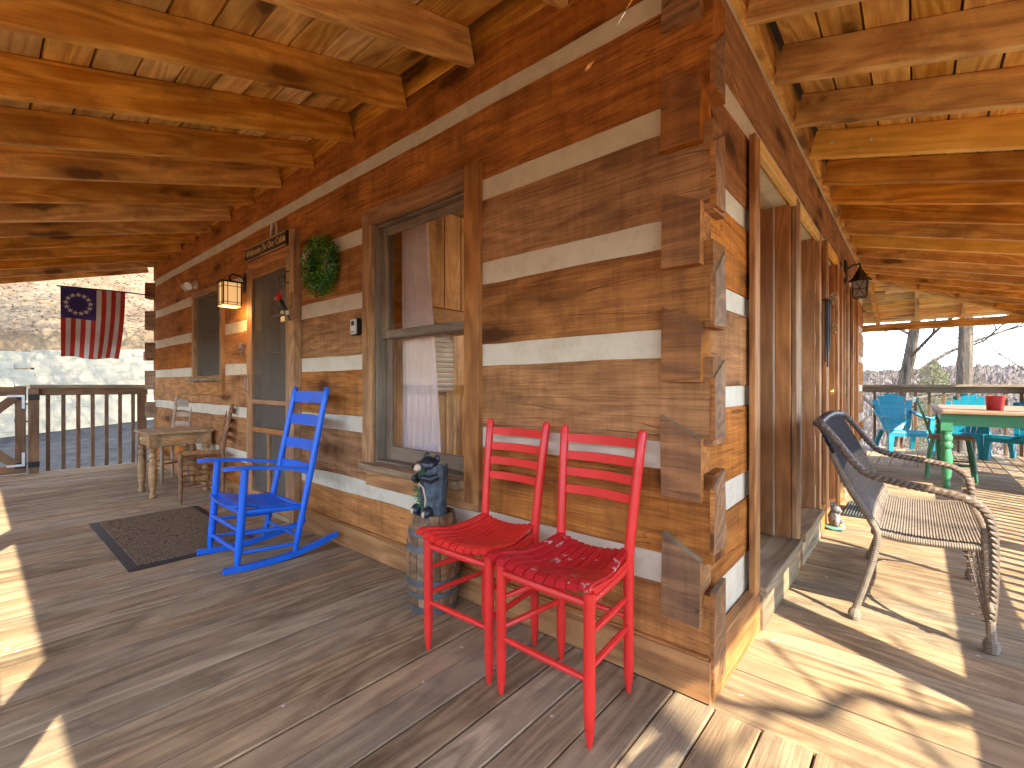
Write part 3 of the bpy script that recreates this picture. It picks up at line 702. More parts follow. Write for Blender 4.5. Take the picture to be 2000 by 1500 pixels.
# ============================================================ PORCH FLOOR
fl = thing('porch_floor', None, None, (0, 0, 0), kind='structure'); 
DW = .130; gap = .0055
def deckrow(c, a, b, axis):
    x = a
    while x < b - .02:
        ln = b - x if b - x < 3.3 else random.uniform(1.8, 3.2)
        if b - x - ln < .5: ln = b - x
        dz = random.uniform(-.0015, .0015)
        p0, p1 = ((c, x + .0015, -.016 + dz), (c, x + ln - .0015, -.016 + dz)) if axis == 'y' else ((x + .0015, c, -.016 + dz), (x + ln - .0015, c, -.016 + dz))
        plank('plank', p0, p1, DW - gap + random.uniform(-.002, .0015), .032, 'deck', fl, ch=.0035); x += ln
x = -7.06
while x < 1.86: deckrow(x, YR - .12, -.022, 'y'); x += DW
y = -.020 + DW / 2
while y < 5.93: deckrow(y, .001, XR + .12, 'x'); y += DW
yend = y - DW / 2
x = -1.9
while x < 1.86: deckrow(x, yend + .002, YK + .12, 'y'); x += DW
for y in (YR + .1, -1.3, -.65, -.08): plank('joist', (-7.1, y, -.12), (XR, y, -.12), .04, .16, 'rail', fl)
for x in (.06, .6, 1.2, 1.68): plank('joist', (x, .0, -.125), (x, 6.0, -.125), .04, .16, 'rail', fl)
for y in (6.1, 6.8, 7.5, 8.1): plank('joist', (-1.9, y, -.12), (XR, y, -.12), .04, .16, 'rail', fl)
q = MB(); q.box((-7.15, YR - .13, -.72), (-6.98, 0, -.69)); 
# ============================================================ RAILINGS
def railing(label, p0, p1, bal, posts=(), off=0.0):
    p0 = Vector(p0); p1 = Vector(p1); t = thing('porch_railing', label, 'railing', p0, group=None); d = (p1 - p0).normalized()
    nrm = Vector((-d.y, d.x, 0))
    plank('cap_rail', p0 + Vector((0, 0, .984)), p1 + Vector((0, 0, .984)), .13, .034, 'railcap', t, base=p0)
    plank('top_rail', p0 + Vector((0, 0, .922)), p1 + Vector((0, 0, .922)), .038, .088, 'rail', t, base=p0)
    for s in bal:
        c = p0 + d * s + nrm * off
        plank('baluster', c + Vector((0, 0, -.10)), c + Vector((0, 0, .94 if off else .878)), .036, .036, 'rail', t, up=d, base=p0)
    for s in posts:
        c = p0 + d * s; plank('post', c + Vector((0, 0, -.1)), c + Vector((0, 0, .965)), .09, .09, 'rail', t, up=d, base=p0)
    return t
rl = railing('brown wooden railing at the far end of the porch beside the gate', (-7.10, -.03, 0), (-7.10, -1.10, 0), [.02, .14, .27, .40, .53, .66, .79, .92], off=-.04)
o = plank('post', (-7.08, -1.07, -.1), (-7.08, -1.07, .955), .085, .085, 'rail', rl, up=(0, 1, 0), base=(-7.10, -.03, 0))
o = plank('post', (-7.03, -.10, -.05), (-7.03, -.10, .9), .06, .09, 'rail', rl, up=(0, 1, 0), base=(-7.10, -.03, 0))
for z in (.10, .86): plank('hinge_strap', (-7.03, -1.117, z), (-7.03, -1.025, z), .010, .062, 'black', rl, base=(-7.10, -.03, 0))
railing('front porch railing between posts, left of the camera', (-7.1, YR, 0), (-.25, YR, 0), [.13 * k for k in range(1, 52)])
railing('corner section of front porch railing behind the camera', (-.25, YR, 0), (XR, YR, 0), [.13 * k for k in range(1, 15)])
railing('side porch railing along the outer edge of the right porch', (XR, YR, 0), (XR, YK, 0), [.13 * k for k in range(1, 77)])
bx = [-.9, -.735, -.57, -.40, -.24, -.016, .153, .317, .483, .644, .805, .963, 1.121, 1.290, 1.453, 1.60]
railing('back porch railing behind the turquoise chairs', (-2.0, YK, 0), (XR, YK, 0), [b + 2.0 for b in bx])
# gate
GB = Vector((-7.05, -1.13, 0)); gt = thing('porch_gate', 'wooden gate with crossed braces and white corner brackets at the end of the porch', 'gate', GB)
def gp(n, a, b, w_, t_, m_='rail', up=(1, 0, 0)): return plank(n, a, b, w_, t_, m_, gt, up=up)
gp('gate_rail', (0, 0, .925), (0, -.86, .925), .10, .035); gp('gate_rail', (0, 0, .06), (0, -.86, .06), .09, .035)
gp('stile', (0, -.045, .105), (0, -.045, .875), .085, .034); gp('stile', (0, -.815, .105), (0, -.815, .875), .085, .034)
gp('middle_board', (-.02, -.27, .10), (-.02, -.27, .88), .10, .018); gp('middle_board', (-.02, -.55, .10), (-.02, -.55, .88), .10, .018)
gp('brace', (.018, -.09, .86), (.018, -.42, .52), .085, .026); gp('brace', (.018, -.09, .12), (.018, -.42, .46), .085, .026)
gp('brace', (.018, -.77, .86), (.018, -.44, .52), .085, .026); gp('brace', (.018, -.77, .12), (.018, -.44, .46), .085, .026)
for z, s in ((.875, -1), (.105, 1)):
    q = MB(); q.box((.030, -.15, z - .012), (.036, -.012, z + .012)); q.box((.0305, -.036, z), (.0365, -.012, z + s * .14)); q.build('corner_bracket', 'steel', gt)
for z in (.10, .86): gp('hinge_strap', (.024, .0, z), (.024, -.09, z), .06, .008, 'black')

# ============================================================ LADDER-BACK CHAIRS
def arc(a, b, bow, n=8, axis=(0, 1, 0)):
    a = Vector(a); b = Vector(b); ax = Vector(axis); return [a.lerp(b, i / n) + ax * bow * math.sin(PI * i / n) for i in range(n + 1)]
def ladder_chair(nm, label, loc, rz, fw, rw, dp, sh, th, mat, slats, seatmat, seatkind, rungsF, rungsS, lean=.05, splay=.02, lr=.0165, group=None, slatmat=None):
    t = thing(nm, label, 'chair', loc, rz, group)
    yf, yr = -dp / 2, dp / 2
    def leg(p, name='leg'):
        q = MB(); z = [p[i][2] for i in range(len(p))]; q.tube(p, [lr * .45, lr * .8, lr] + [lr] * (len(p) - 3), 12); q.build(name, mat, t, smooth=True)
    for s in (-1, 1):
        leg([(s * fw / 2, yf, 0), (s * fw / 2, yf, .035), (s * fw / 2, yf, .10), (s * fw / 2, yf, sh - .012)])
        q = MB(); top = (s * (rw / 2 + splay), yr + lean, th)
        f = lambda z: (s * (rw / 2 + splay * max(0, (z - sh) / (th - sh))), yr + lean * max(0, (z - sh) / (th - sh)) ** 1.2, z)
        zs = [0, .035, .10, .25, sh, sh + .08, sh + .2, sh + .3, th - .015, th - .004, th]
        q.tube([f(z) for z in zs], [lr * .45, lr * .8, lr, lr, lr * 1.05, lr, lr, lr, lr * .95, lr * .75, lr * .3], 12); q.build('rear_post', mat, t, smooth=True)
    for zc, h in slats:
        k = (zc - sh) / (th - sh); xx = rw / 2 + splay * k - .004; yy = yr + lean * k ** 1.2
        q = MB(); q.sweep(arc((-xx, yy, zc), (xx, yy, zc), .016), .007, h, side=(0, 1, 0)); 
        q = MB(); pts = arc((-xx, yy, zc), (xx, yy, zc), .016); vs = []
        for i, p in enumerate(pts):
            hh = h / 2 * (1 + .12 * math.sin(PI * i / 8))
            vs += [p + Vector((0, -.003, -h / 2)), p + Vector((0, .003, -h / 2)), p + Vector((0, .003 + .002, hh)), p + Vector((0, -.003 + .002, hh))]
        q.add(vs, [(i * 4 + k, i * 4 + (k + 1) % 4, i * 4 + 4 + (k + 1) % 4, i * 4 + 4 + k) for i in range(8) for k in range(4)] + [(3, 2, 1, 0), (32, 33, 34, 35)])
        q.build('slat', slatmat or mat, t, smooth=True)
    def rung(a, b, r=.0095):
        q = MB(); q.tube([Vector(a).lerp(Vector(b), i / 6) for i in range(7)], [r * .8, r, r * 1.1, r * 1.15, r * 1.1, r, r * .8], 8); q.build('rung', mat, t, smooth=True)
    for z in rungsF: rung((-fw / 2, yf, z), (fw / 2, yf, z))
    rung((-rw / 2, yr, rungsF[0] + .06), (rw / 2, yr, rungsF[0] + .06)); rung((-fw / 2, yf, sh - .045), (fw / 2, yf, sh - .045), .012)
    for s in (-1, 1):
        for z in rungsS: rung((s * fw / 2, yf, z), (s * rw / 2, yr, z))
        rung((s * fw / 2, yf, sh - .04), (s * rw / 2, yr, sh - .03), .012)
    rung((-rw / 2, yr, sh - .03), (rw / 2, yr, sh - .03), .012)
    if seatkind == 'slats':
        n = 10; W0 = fw + .05; W1 = rw + .005
        prof = [(1.0, .012), (.86, .004), (.7, -.006), (.5, -.012), (.3, -.008), (.12, .004), (0, .010), (-.06, .006), (-.10, -.006)]
        for k in range(n):
            s0 = (k + .5) / n - .5; pts = []; ws = []
            for u, dz in prof:
                ww = W0 + (W1 - W0) * max(0, u); x = s0 * ww; y = yf - .012 + (dp + .006) * u
                scoop = -.024 * (1 - (2 * s0) ** 2) + .012
                pts.append((x, y, sh + dz + scoop + .004)); ws.append(ww / n - .0060)
            q = MB(); q.sweep(pts, ws, .010, side=(1, 0, -.0)); q.build('seat_slat', seatmat, t)
        for s in (-1, 1):
            q = MB(); q.sweep([(s * (fw / 2 - .004), yf - .01, sh - .012), (s * (fw / 2 + rw / 2) / 2 * .99, 0, sh - .026), (s * (rw / 2 - .004), yr, sh - .012)], .016, .022, side=(1, 0, 0)); q.build('seat_bearer', mat, t)
    else:
        q = MB(); n = 16; vs = []
        for j in range(n + 1):
            for i in range(n + 1):
                u, v = i / n - .5, j / n; ww = fw + (rw - fw) * v + .01
                vs.append((u * ww, yf + dp * v, sh - .02 - .012 * math.cos(PI * u) * math.sin(PI * v) + .003 * math.sin(i * 3 + j * 3)))
        q.add(vs, [(j * (n + 1) + i, j * (n + 1) + i + 1, (j + 1) * (n + 1) + i + 1, (j + 1) * (n + 1) + i) for j in range(n) for i in range(n)])
        q.add([(x, y, z - .02) for x, y, z in vs], [(j * (n + 1) + i, j * (n + 1) + i + 1, (j + 1) * (n + 1) + i + 1, (j + 1) * (n + 1) + i) for j in range(n) for i in range(n)])
        q.build('seat', seatmat, t, smooth=True)
    return t
GR = 'red ladder-back chairs side by side'
SL = [(.803, .030), (.741, .030), (.682, .029), (.621, .029)]
redR = ladder_chair('ladderback_chair', 'scuffed red slat-seat chair nearer the cabin corner, paint worn off its seat', (-.352, -.262, 0), R(-1), .334, .270, .285, .438, .85, 'red', SL, 'redseat', 'slats', [.183], [.215, .31], lean=.055, splay=.022, group=GR)
redL = ladder_chair('ladderback_chair', 'red slat-seat chair standing beside the small barrel', (-.745, -.250, 0), R(1), .312, .262, .285, .438, .855, 'red', SL, 'red', 'slats', [.183], [.215, .31], lean=.055, splay=.018, group=GR)
# small brown chairs round the pine table
ladder_chair('ladderback_chair', 'brown wooden ladder-back chair in profile at the right side of the pine table', (-4.215, -.215, 0), R(-14), .27, .24, .30, .43, .83, 'brownchair', [(.77, .05), (.68, .04), (.60, .04), (.53, .035)], 'pine', 'rush', [.16, .28], [.14, .24, .33], lean=.07)
ladder_chair('ladderback_chair', 'pale grey ladder-back chair against the wall behind the pine table', (-5.42, -.20, 0), R(20), .30, .24, .28, .42, .87, 'paleslat', [(.80, .075), (.68, .045), (.58, .05)], 'paleslat', 'rush', [.16], [.2], lean=.06)
# unseen ladder-back chair just right of the camera throws its slat shadows on the floor
ladder_chair('ladderback_chair', 'plain wooden ladder-back chair beside the porch corner, right of the camera', (.98, -.78, 0), R(88), .36, .32, .32, .44, 1.04, 'brownchair', [(.985, .05), (.885, .05), (.785, .045), (.685, .045)], 'pine', 'rush', [.18], [.2, .3], lean=.06)

# ============================================================ BLUE ROCKER
RB = Vector((-2.43, -.38, 0)); rk = thing('rocking_chair', 'bright blue ladder-back rocking chair with chipped paint by the screen door', 'rocking chair', RB)
P = lambda x, y, z: Vector((x, y, z)) - RB
xf0, xf1, xr0, xr1 = -2.672, -2.240, -2.612, -2.205
def rz_(y): return .415 * max(0, y + .50) ** 2 + .10 * max(0, -.50 - y) ** 2 + .002
for x_f, x_r in ((xf0, xr0 - .02), (xf1, xr1)):
    q = MB(); ys = [-.665 + .60 * i / 22 for i in range(23)]; pts = []; ws = []
    for i, y in enumerate(ys):
        xx = x_f + (x_r - x_f) * (y + .60) / .3; pts.append(P(xx, y, rz_(y) + .015)); ws.append(.030 if 2 < i < 20 else .022)
    q.sweep(pts, ws, .030 , side=(1, 0, 0)); q.build('rocker', 'blue', rk)
    q = MB(); q.tube([P(x_f, -.600, .024), P(x_f, -.598, .07), P(x_f, -.590, .14), P(x_f, -.575, .34), P(x_f, -.562, .545)], [.011, .017, .0205, .0205, .019], 14); q.build('front_leg', 'blue', rk, smooth=True)
    q = MB(); xt = x_r + (.012 if x_r > -2.4 else .022)
    zz = [.035, .08, .16, .30, .5, .7, .9, .965, .982, .988]
    q.tube([P(x_r + (xt - x_r) * z, -.312 + .190 * ((z - .035) / .95), z) for z in zz], [.011, .016, .0185, .019, .0195, .0190, .018, .0175, .013, .005], 14); q.build('rear_post', 'blue', rk, smooth=True)
    # arm
    s = 1 if x_f > -2.4 else -1
    q = MB(); q.sweep([P(x_f, -.665, .556), P(x_f, -.655, .557), P(x_f, -.62, .557), P(x_f, -.55, .552), P(x_f - s * .004, -.45, .538), P((x_f + x_r) / 2, -.33, .520), P(x_r, -.215, .503)], [.030, .050, .058, .054, .044, .038, .034], .018, side=(1, 0, 0)); q.build('arm', 'blue', rk)
def yp(z): return -.312 + .190 * ((z - .035) / .95)
for zc, h in ((.922, .070), (.780, .064), (.632, .062), (.492, .060)):
    a = P(xr0 - .018 + .022 * zc, yp(zc), zc); b = P(xr1 + .012 * zc, yp(zc), zc); pts = arc(a, b, .022); vs = []
    for i, p in enumerate(pts):
        hh = h / 2 * (1 + (.22 if zc < .5 else .06) * math.sin(PI * i / 8)); vs += [p + Vector((0, -.0045, -h / 2)), p + Vector((0, .0045, -h / 2)), p + Vector((0, .0045 + .006, hh)), p + Vector((0, -.0045 + .006, hh))]
    q = MB(); q.add(vs, [(i * 4 + k, i * 4 + (k + 1) % 4, i * 4 + 4 + (k + 1) % 4, i * 4 + 4 + k) for i in range(8) for k in range(4)] + [(3, 2, 1, 0), (32, 33, 34, 35)]); q.build('slat', 'blue', rk, smooth=True)
def rung(a, b, r=.010):
    q = MB(); a = Vector(a); b = Vector(b); q.tube([a.lerp(b, i / 6) for i in range(7)], [r * .85, r, r * 1.12, r * 1.15, r * 1.12, r, r * .85], 8); q.build('rung', 'blue', rk, smooth=True)
for z in (.11, .225): rung(P(xf0, -.595, z), P(xf1, -.595, z))
for xa, xb in ((xf0, xr0), (xf1, xr1)):
    for z in (.10, .20): rung(P(xa, -.593, z), P(xb, yp(z), z - .015))
    rung(P(xa, -.578, .315), P(xb, yp(.28), .29), .015)
rung(P(xr0, yp(.13), .13), P(xr1, yp(.13), .13)); rung(P(xf0, -.578, .315), P(xf1, -.578, .315), .014); rung(P(xr0, yp(.29), .29), P(xr1, yp(.29), .29), .013)
n = 9
for k in range(n):      # seat slats run side to side, dished
    y = -.605 + .335 * (k + .5) / n; x0 = xf0 - .004 + .05 * k / n; x1 = xf1 + .006 + .03 * k / n; pts = []
    dz = [.004, .012, .006, -.002, -.008, -.010, -.008, -.004, .0][k] - .04 * k / n
    for i in range(9):
        u = i / 8; pts.append(P(x0 + (x1 - x0) * u, y, .345 + dz - .026 * math.sin(PI * u)))
    q = MB(); vs = []
    for p in pts: vs += [p + Vector((0, -.0165, -.005)), p + Vector((0, .0165, -.008)), p + Vector((0, .0165, .003)), p + Vector((0, -.0165, .006))]
    q.add(vs, [(i * 4 + k2, i * 4 + (k2 + 1) % 4, i * 4 + 4 + (k2 + 1) % 4, i * 4 + 4 + k2) for i in range(8) for k2 in range(4)] + [(3, 2, 1, 0), (32, 33, 34, 35)]); q.build('seat_slat', 'blue', rk)

# ============================================================ DOORMAT
dm = thing('doormat', 'brown scroll-patterned doormat with black rubber border in front of the screen door', 'doormat', (-3.33, -.645, 0))
q = MB(); q.box((-.655, -.335, .0005), (.655, .335, .006), ch=.002); q.build('border', 'matedge', dm)
q = MB(); q.box((-.605, -.285, .006), (.605, .285, .012), ch=.002); q.build('pile', 'mat', dm)

# ============================================================ BARREL AND BEAR
bb = thing('barrel', 'small wooden barrel with grey hoops behind the red chairs', 'barrel', (-1.165, -.150, 0))
def br(z): return .098 + .022 * (1 - ((z - .20) / .21) ** 2)
for k in range(14):
    a0 = 2 * PI * k / 14 + .012; a1 = 2 * PI * (k + 1) / 14 - .012; q = MB(); vs = []; zs = [.0, .05, .12, .2, .28, .36, .425]
    for z in zs:
        for r_, a in ((br(z), a0), (br(z) + .002, (a0 + a1) / 2), (br(z), a1), (br(z) - .014, a1), (br(z) - .014, a0)): vs.append((r_ * math.cos(a), r_ * math.sin(a), z))
    m = len(zs); q.add(vs, [(i * 5 + j, i * 5 + (j + 1) % 5, i * 5 + 5 + (j + 1) % 5, i * 5 + 5 + j) for i in range(m - 1) for j in range(5)] + [(4, 3, 2, 1, 0), tuple((m - 1) * 5 + j for j in range(5))])
    q.build('stave', 'barrel', bb)
for z, h in ((.018, .03), (.085, .024), (.140, .028), (.285, .028), (.350, .024)):
    q = MB(); q.lathe([(br(z - h / 2) + .0005, z - h / 2), (br(z - h / 2) + .004, z - h / 2), (br(z + h / 2) + .004, z + h / 2), (br(z + h / 2) + .0005, z + h / 2)], n=28); q.build('hoop', 'hoop', bb, smooth=True)
q = MB(); q.lathe([(.09, .395), (.09, .402)], n=24); q.build('lid', 'railcap', bb)
be = thing('bear_planter', 'painted bear cub hugging a slate-coloured hollow stump on the barrel', 'ornament', (-1.165, -.150, .402), R(12))
q = MB(); n = 26; prof = [(.060, 0), (.064, .01), (.060, .05), (.058, .10), (.060, .15), (.064, .20)]; vs = []
for i, (r_, z) in enumerate(prof):
    for k in range(n):
        a = 2 * PI * k / n; rr = r_ * (1 + .035 * math.sin(k * 5.1) + .03 * math.sin(k * 9.7 + i)); vs.append((rr * math.cos(a), rr * math.sin(a), z + (.02 * math.sin(k * 1.9) + .03 * max(0, math.cos(a)) if i == 5 else 0)))
q.add(vs, [(i * n + k, i * n + (k + 1) % n, (i + 1) * n + (k + 1) % n, (i + 1) * n + k) for i in range(5) for k in range(n)] + [tuple(range(n - 1, -1, -1)), tuple(5 * n + k for k in range(n))]); q.build('stump', 'bearlog', be, smooth=False)
q = MB(); q.ball((-.012, -.022, .235), (.046, .043, .040), 18, 12, rough=.08); q.ball((.020, .0, .262), (.017, .010, .019)); q.ball((-.040, .004, .270), (.018, .010, .019)); q.ball((-.01, -.008, .19), (.05, .04, .04), 14, 10, rough=.1); q.build('head', 'bearblack', be, smooth=True)
q = MB(); q.ball((-.040, -.060, .226), (.021, .024, .017), 14, 8); q.build('muzzle', 'beartan', be, smooth=True)
q = MB(); q.ball((-.051, -.082, .233), (.008, .006, .006)); q.ball((-.036, -.056, .252), (.0045, .0045, .0045)); q.ball((-.056, -.044, .250), (.0045, .0045, .0045)); q.build('nose_and_eyes', 'black', be, smooth=True)
for pts in (([(-.06, -.01, .185), (-.078, -.035, .165), (-.060, -.062, .178)]), ([(.04, -.03, .19), (.030, -.062, .180), (.0, -.072, .186)])):
    q = MB(); q.tube(pts, [.020, .019, .012], 10); q.ball(pts[-1], .015); q.build('arm', 'bearblack', be, smooth=True)
for c, s in (((-.062, -.045, .028), 1), ((.022, -.070, .030), 1)):
    q = MB(); q.ball(c, (.024, .028, .032), 14, 10, rough=.1); q.build('foot', 'bearblack', be, smooth=True)
    q = MB(); q.ball((c[0] - .004, c[1] - .024, c[2] + .002), (.010, .007, .013)); q.build('foot_pad', 'beartan', be, smooth=True)
q = MB(); rnd = random.Random(3)
for (cx, cy, cz) in ((-.035, -.058, .10), (-.02, -.062, .07), (-.04, -.054, .13), (-.075, -.02, .17), (.0, -.055, .20)):
    for k in range(15):
        a = rnd.uniform(0, 6.28); ln = rnd.uniform(.015, .03); e = Vector((cx + math.cos(a) * ln, cy - .012 - rnd.random() * .008, cz + math.sin(a) * ln)); q.tube([(cx, cy, cz), e], [.002, .0008], 4)
q.build('fir_sprig', 'leafgreen', be, kind='stuff')
q = MB(); q.tube([(-.052, -.036, .04), (-.058, -.034, .09), (-.052, -.040, .145), (-.03, -.062, .155), (-.005, -.066, .14), (.006, -.064, .09), (.002, -.066, .05)], .004, 6); q.build('bark_rim', 'beartan', be, smooth=True)

# ============================================================ PINE TABLE
pt = thing('side_table', 'narrow pine table with turned legs in front of the far window', 'table', (-4.83, -.30, 0), R(0))
q = MB(); q.box((-.22, -.235, .560), (.30, .27, .580), ch=.004); q.build('tabletop', 'pine', pt)
for a, b, w_ in (((-.17, -.195, .505), (.25, -.195, .505), .018), ((-.17, .235, .505), (.25, .235, .505), .018)): plank('apron', a, b, .018, .105, 'pine', pt)
for x in (-.175, .255): plank('apron', (x, -.19, .505), (x, .23, .505), .018, .105, 'pine', pt)
q = MB(); q.box((.262, -.12, .470), (.272, .14, .540), ch=.002); q.build('drawer_front', 'pine', pt)
q = MB(); q.ball((-.04, -.212, .505), (.012, .012, .012)); q.build('knob', 'steel', pt, smooth=True)
LP = [(.012, 0), (.026, .006), (.027, .03), (.018, .05), (.020, .06), (.030, .12), (.033, .20), (.030, .30), (.022, .345), (.030, .355), (.031, .375), (.022, .39), (.020, .40), (.029, .415), (.031, .43), (.026, .44)]
for x in (-.165, .245):
    for y in (-.185, .225):
        q = MB(); q.lathe(LP, (x, y, 0), 16); q.box((x - .032, y - .032, .44), (x + .032, y + .032, .56), ch=.002); q.build('leg', 'pine', pt, smooth=True)

# ============================================================ WALL THINGS
# horseshoe
hs = MB(); pts = [(-.030, 0, .075), (-.044, 0, .04), (-.052, 0, 0), (-.044, 0, -.038), (-.024, 0, -.062), (0, 0, -.070), (.024, 0, -.062), (.044, 0, -.038), (.052, 0, 0), (.044, 0, .04), (.030, 0, .075)]
hs.tube(pts, .010, 8, flat=.6); tag(hs.build('horseshoe', 'steel', smooth=True, loc=(-3.21, -.018, 2.158)), 'grey horseshoe nailed to the log above the door sign', 'horseshoe')
def text(s, size, parent, loc, mat, rot=(R(90), 0, 0), ext=.0015):
    cu = bpy.data.curves.new('t', 'FONT'); cu.body = s; cu.size = size; cu.extrude = ext; cu.align_x = 'CENTER'; cu.align_y = 'CENTER'; cu.resolution_u = 3; cu.shear = .18
    tmp = bpy.data.objects.new('t', cu); col.objects.link(tmp); dg = bpy.context.evaluated_depsgraph_get(); me = bpy.data.meshes.new_from_object(tmp.evaluated_get(dg)); bpy.data.objects.remove(tmp)
    o = bpy.data.objects.new('lettering', me); o['kind'] = 'stuff'; me.materials.clear(); me.materials.append(M[mat]); col.objects.link(o); o.parent = parent; o.location = loc; o.rotation_euler = rot; return o
sg = thing('welcome_sign', 'narrow dark wooden sign reading Welcome To Our Cabin above the screen door', 'sign', (-3.295, -.042, 2.058))
plank('sign_board', (-.375, 0, 0), (.375, 0, 0), .018, .105, 'signwood', sg)
for z in (-.050, .050): plank('sign_edge', (-.375, -.011, z), (.375, -.011, z), .006, .010, 'casing', sg)
for x in (-.372, .372): plank('sign_edge', (x, -.011, -.05), (x, -.011, .05), .006, .010, 'black', sg, up=(1, 0, 0))
text('Welcome To Our Cabin', .073, sg, (0, -.0115, .002), 'ink')
for s in (-1, 1):
    q = MB(); q.ball((s * .345, -.012, 0), (.010, .004, .018)); q.ball((s * .345, -.012, .0), (.017, .003, .008)); q.build('painted_pinecone', 'ink', sg, smooth=True)
# woodpecker knocker on its plaque
wk = thing('woodpecker_knocker', 'red-headed woodpecker door knocker on a narrow plaque beside the screen door', 'door knocker', (-2.842, -.052, 1.55))
q = MB(); q.box((-.022, -.008, -.10), (.022, .0, .10), ch=.004); q.build('plaque', 'pine', wk)
q = MB(); q.tube([(-.0, -.03, -.03), (-.012, -.05, .0), (-.03, -.062, .04)], [.013, .019, .016], 12); q.build('body', 'black', wk, smooth=True)
q = MB(); q.ball((-.042, -.068, .064), (.021, .021, .026), 14, 10); q.ball((-.028, -.062, .088), (.012, .008, .02)); q.build('head', 'redbird', wk, smooth=True)
q = MB(); q.tube([(-.056, -.074, .062), (-.084, -.084, .05)], [.006, .001], 6); q.build('beak', 'beartan', wk, smooth=True)
q = MB(); q.tube([(0, -.03, -.03), (.006, -.024, -.06)], [.013, .010], 8); q.build('belly', 'white', wk, smooth=True)
q = MB(); q.tube([(.006, -.024, -.06), (.014, -.014, -.10)], [.009, .004], 8); q.build('tail', 'black', wk, smooth=True)
q = MB(); q.tube([(-.014, -.01, .17), (-.014, -.035, .17), (-.014, -.035, .25), (-.014, -.01, .25)], .005, 6); q.build('bracket', 'black', wk)
# wreath
wr = thing('wreath', 'round bushy green boxwood wreath on the log wall between door and window', 'wreath', (-2.425, -.045, 1.768))
q = MB(); rnd = random.Random(11)
for i in range(3200):
    a = rnd.uniform(0, 2 * PI); b = rnd.uniform(0, 2 * PI); rr = .058 * rnd.uniform(.55, 1.35)
    c = Vector(((.130 + rr * math.cos(b)) * math.cos(a), rr * .75 * math.sin(b) - .01, (.130 + rr * math.cos(b)) * math.sin(a)))
    if c.y > .04: c.y = .035
    d = Vector((rnd.gauss(0, 1), rnd.gauss(0, 1), rnd.gauss(0, 1))).normalized(); e = d.cross(Vector((rnd.random(), rnd.random(), .3))).normalized(); s = rnd.uniform(.008, .016)
    q.add([c, c + d * s + e * s * .38, c + d * s * 2, c + d * s - e * s * .38], [(0, 1, 2, 3)])
q.build('foliage', 'wreathleaf', wr)
q = MB(); ring = [(.130 * math.cos(a * PI / 12), 0, .130 * math.sin(a * PI / 12)) for a in range(25)]; q.tube(ring, .03, 8); q.build('ring', 'leafgreen', wr, smooth=True)
q = MB()
for i in range(60):
    a = rnd.uniform(0, 6.28); rr = rnd.uniform(.1, .19); q.tube([(rr * math.cos(a), -.04, rr * math.sin(a)), ((rr + .02) * math.cos(a + .1), -.055, (rr + .02) * math.sin(a + .1))], .002, 4)
q.build('stem', 'pine', wr)
q = MB(); q.tube([(0, .03, .15), (.004, .03, .27)], .004, 5); q.build('hanger', 'casing', wr)
# lockbox
lb = thing('key_lockbox', 'silver and black key lockbox on the wall left of the large window', 'lockbox', (-2.045, 0, 1.348))
q = MB(); q.box((-.034, -.030, -.052), (.034, -.001, .050), ch=.008); q.build('body', 'black', lb)
q = MB(); q.box((-.030, -.038, -.046), (.026, -.029, .044), ch=.006); q.build('cover', 'steel', lb)
q = MB(); q.box((-.016, -.041, .005), (.012, -.037, .032), ch=.001); q.build('dial_window', 'black', lb)
for k in range(4):
    q = MB(); q.box((-.020 + .010 * k, -.040, -.036), (-.014 + .010 * k, -.037, -.030)); q.build('button', 'black', lb)
db = thing('doorbell', 'small grey doorbell unit left of the screen door below the lit lantern', 'doorbell', (-3.87, -.002, 1.315))
q = MB(); q.box((-.026, -.026, -.040), (.026, .0, .040), ch=.006); q.build('body', 'greymetal', db)
q = MB(); q.box((-.012, -.030, -.026), (.012, -.025, -.002), ch=.002); q.build('button', 'black', db)
# flood light
fd = thing('flood_light', 'white twin flood light on the wall above the far window', 'flood light', (-5.20, 0, 2.065))
q = MB(); q.lathe([(.045, 0), (.045, .02), (.03, .03)], n=16); o = q.build('base_plate', 'white', fd, smooth=True); o.rotation_euler = (R(90), 0, 0); o.location = (.05, 0, -.03)
for s in (-1, 1):
    q = MB(); q.lathe([(.018, 0), (.022, .03), (.040, .075), (.042, .095), (.02, .10)], n=16); o = q.build('lamp_head', 'white', fd, smooth=True); o.rotation_euler = (R(120), 0, R(35 * s)); o.location = (.05 + .03 * s, -.03, -.02)
# porch lantern, lit
ln = thing('wall_lantern', 'lit craftsman wall lantern with glowing amber glass left of the screen door', 'lantern', (-3.790, 0, 1.86))
q = MB(); q.box((-.05, -.018, -.075), (.05, 0, .075), ch=.005); q.build('back_plate', 'black', ln)
q = MB(); q.tube([(0, -.015, .02), (0, -.06, .05), (0, -.11, .058), (0, -.135, .04), (0, -.135, -.01)], .007, 8); q.build('arm', 'black', ln, smooth=True)
hx = .066; cz0, cz1 = -.205, -.025
def lbx(n, a, b): q = MB(); q.box(a, b); return q.build(n, 'black', ln)
lbx('cap', (-hx - .012, -.135 - hx - .012, cz1), (hx + .012, -.135 + hx + .012, cz1 + .012)); lbx('cap', (-.035, -.17, cz1 + .012), (.035, -.10, cz1 + .024))
for sx in (-1, 1):
    for sy in (-1, 1): lbx('corner_bar', (sx * hx - .004, -.135 + sy * hx - .004, cz0), (sx * hx + .004, -.135 + sy * hx + .004, cz1))
for z in (cz0, cz1 - .03, cz0 + .02): 
    for s in (-1, 1):
        lbx('cross_bar', (-hx, -.135 + s * (hx + .001) - .003, z - .002), (hx, -.135 + s * (hx + .001) + .003, z + .002)); lbx('cross_bar', (s * (hx + .001) - .003, -.135 - hx, z - .002), (s * (hx + .001) + .003, -.135 + hx, z + .002))
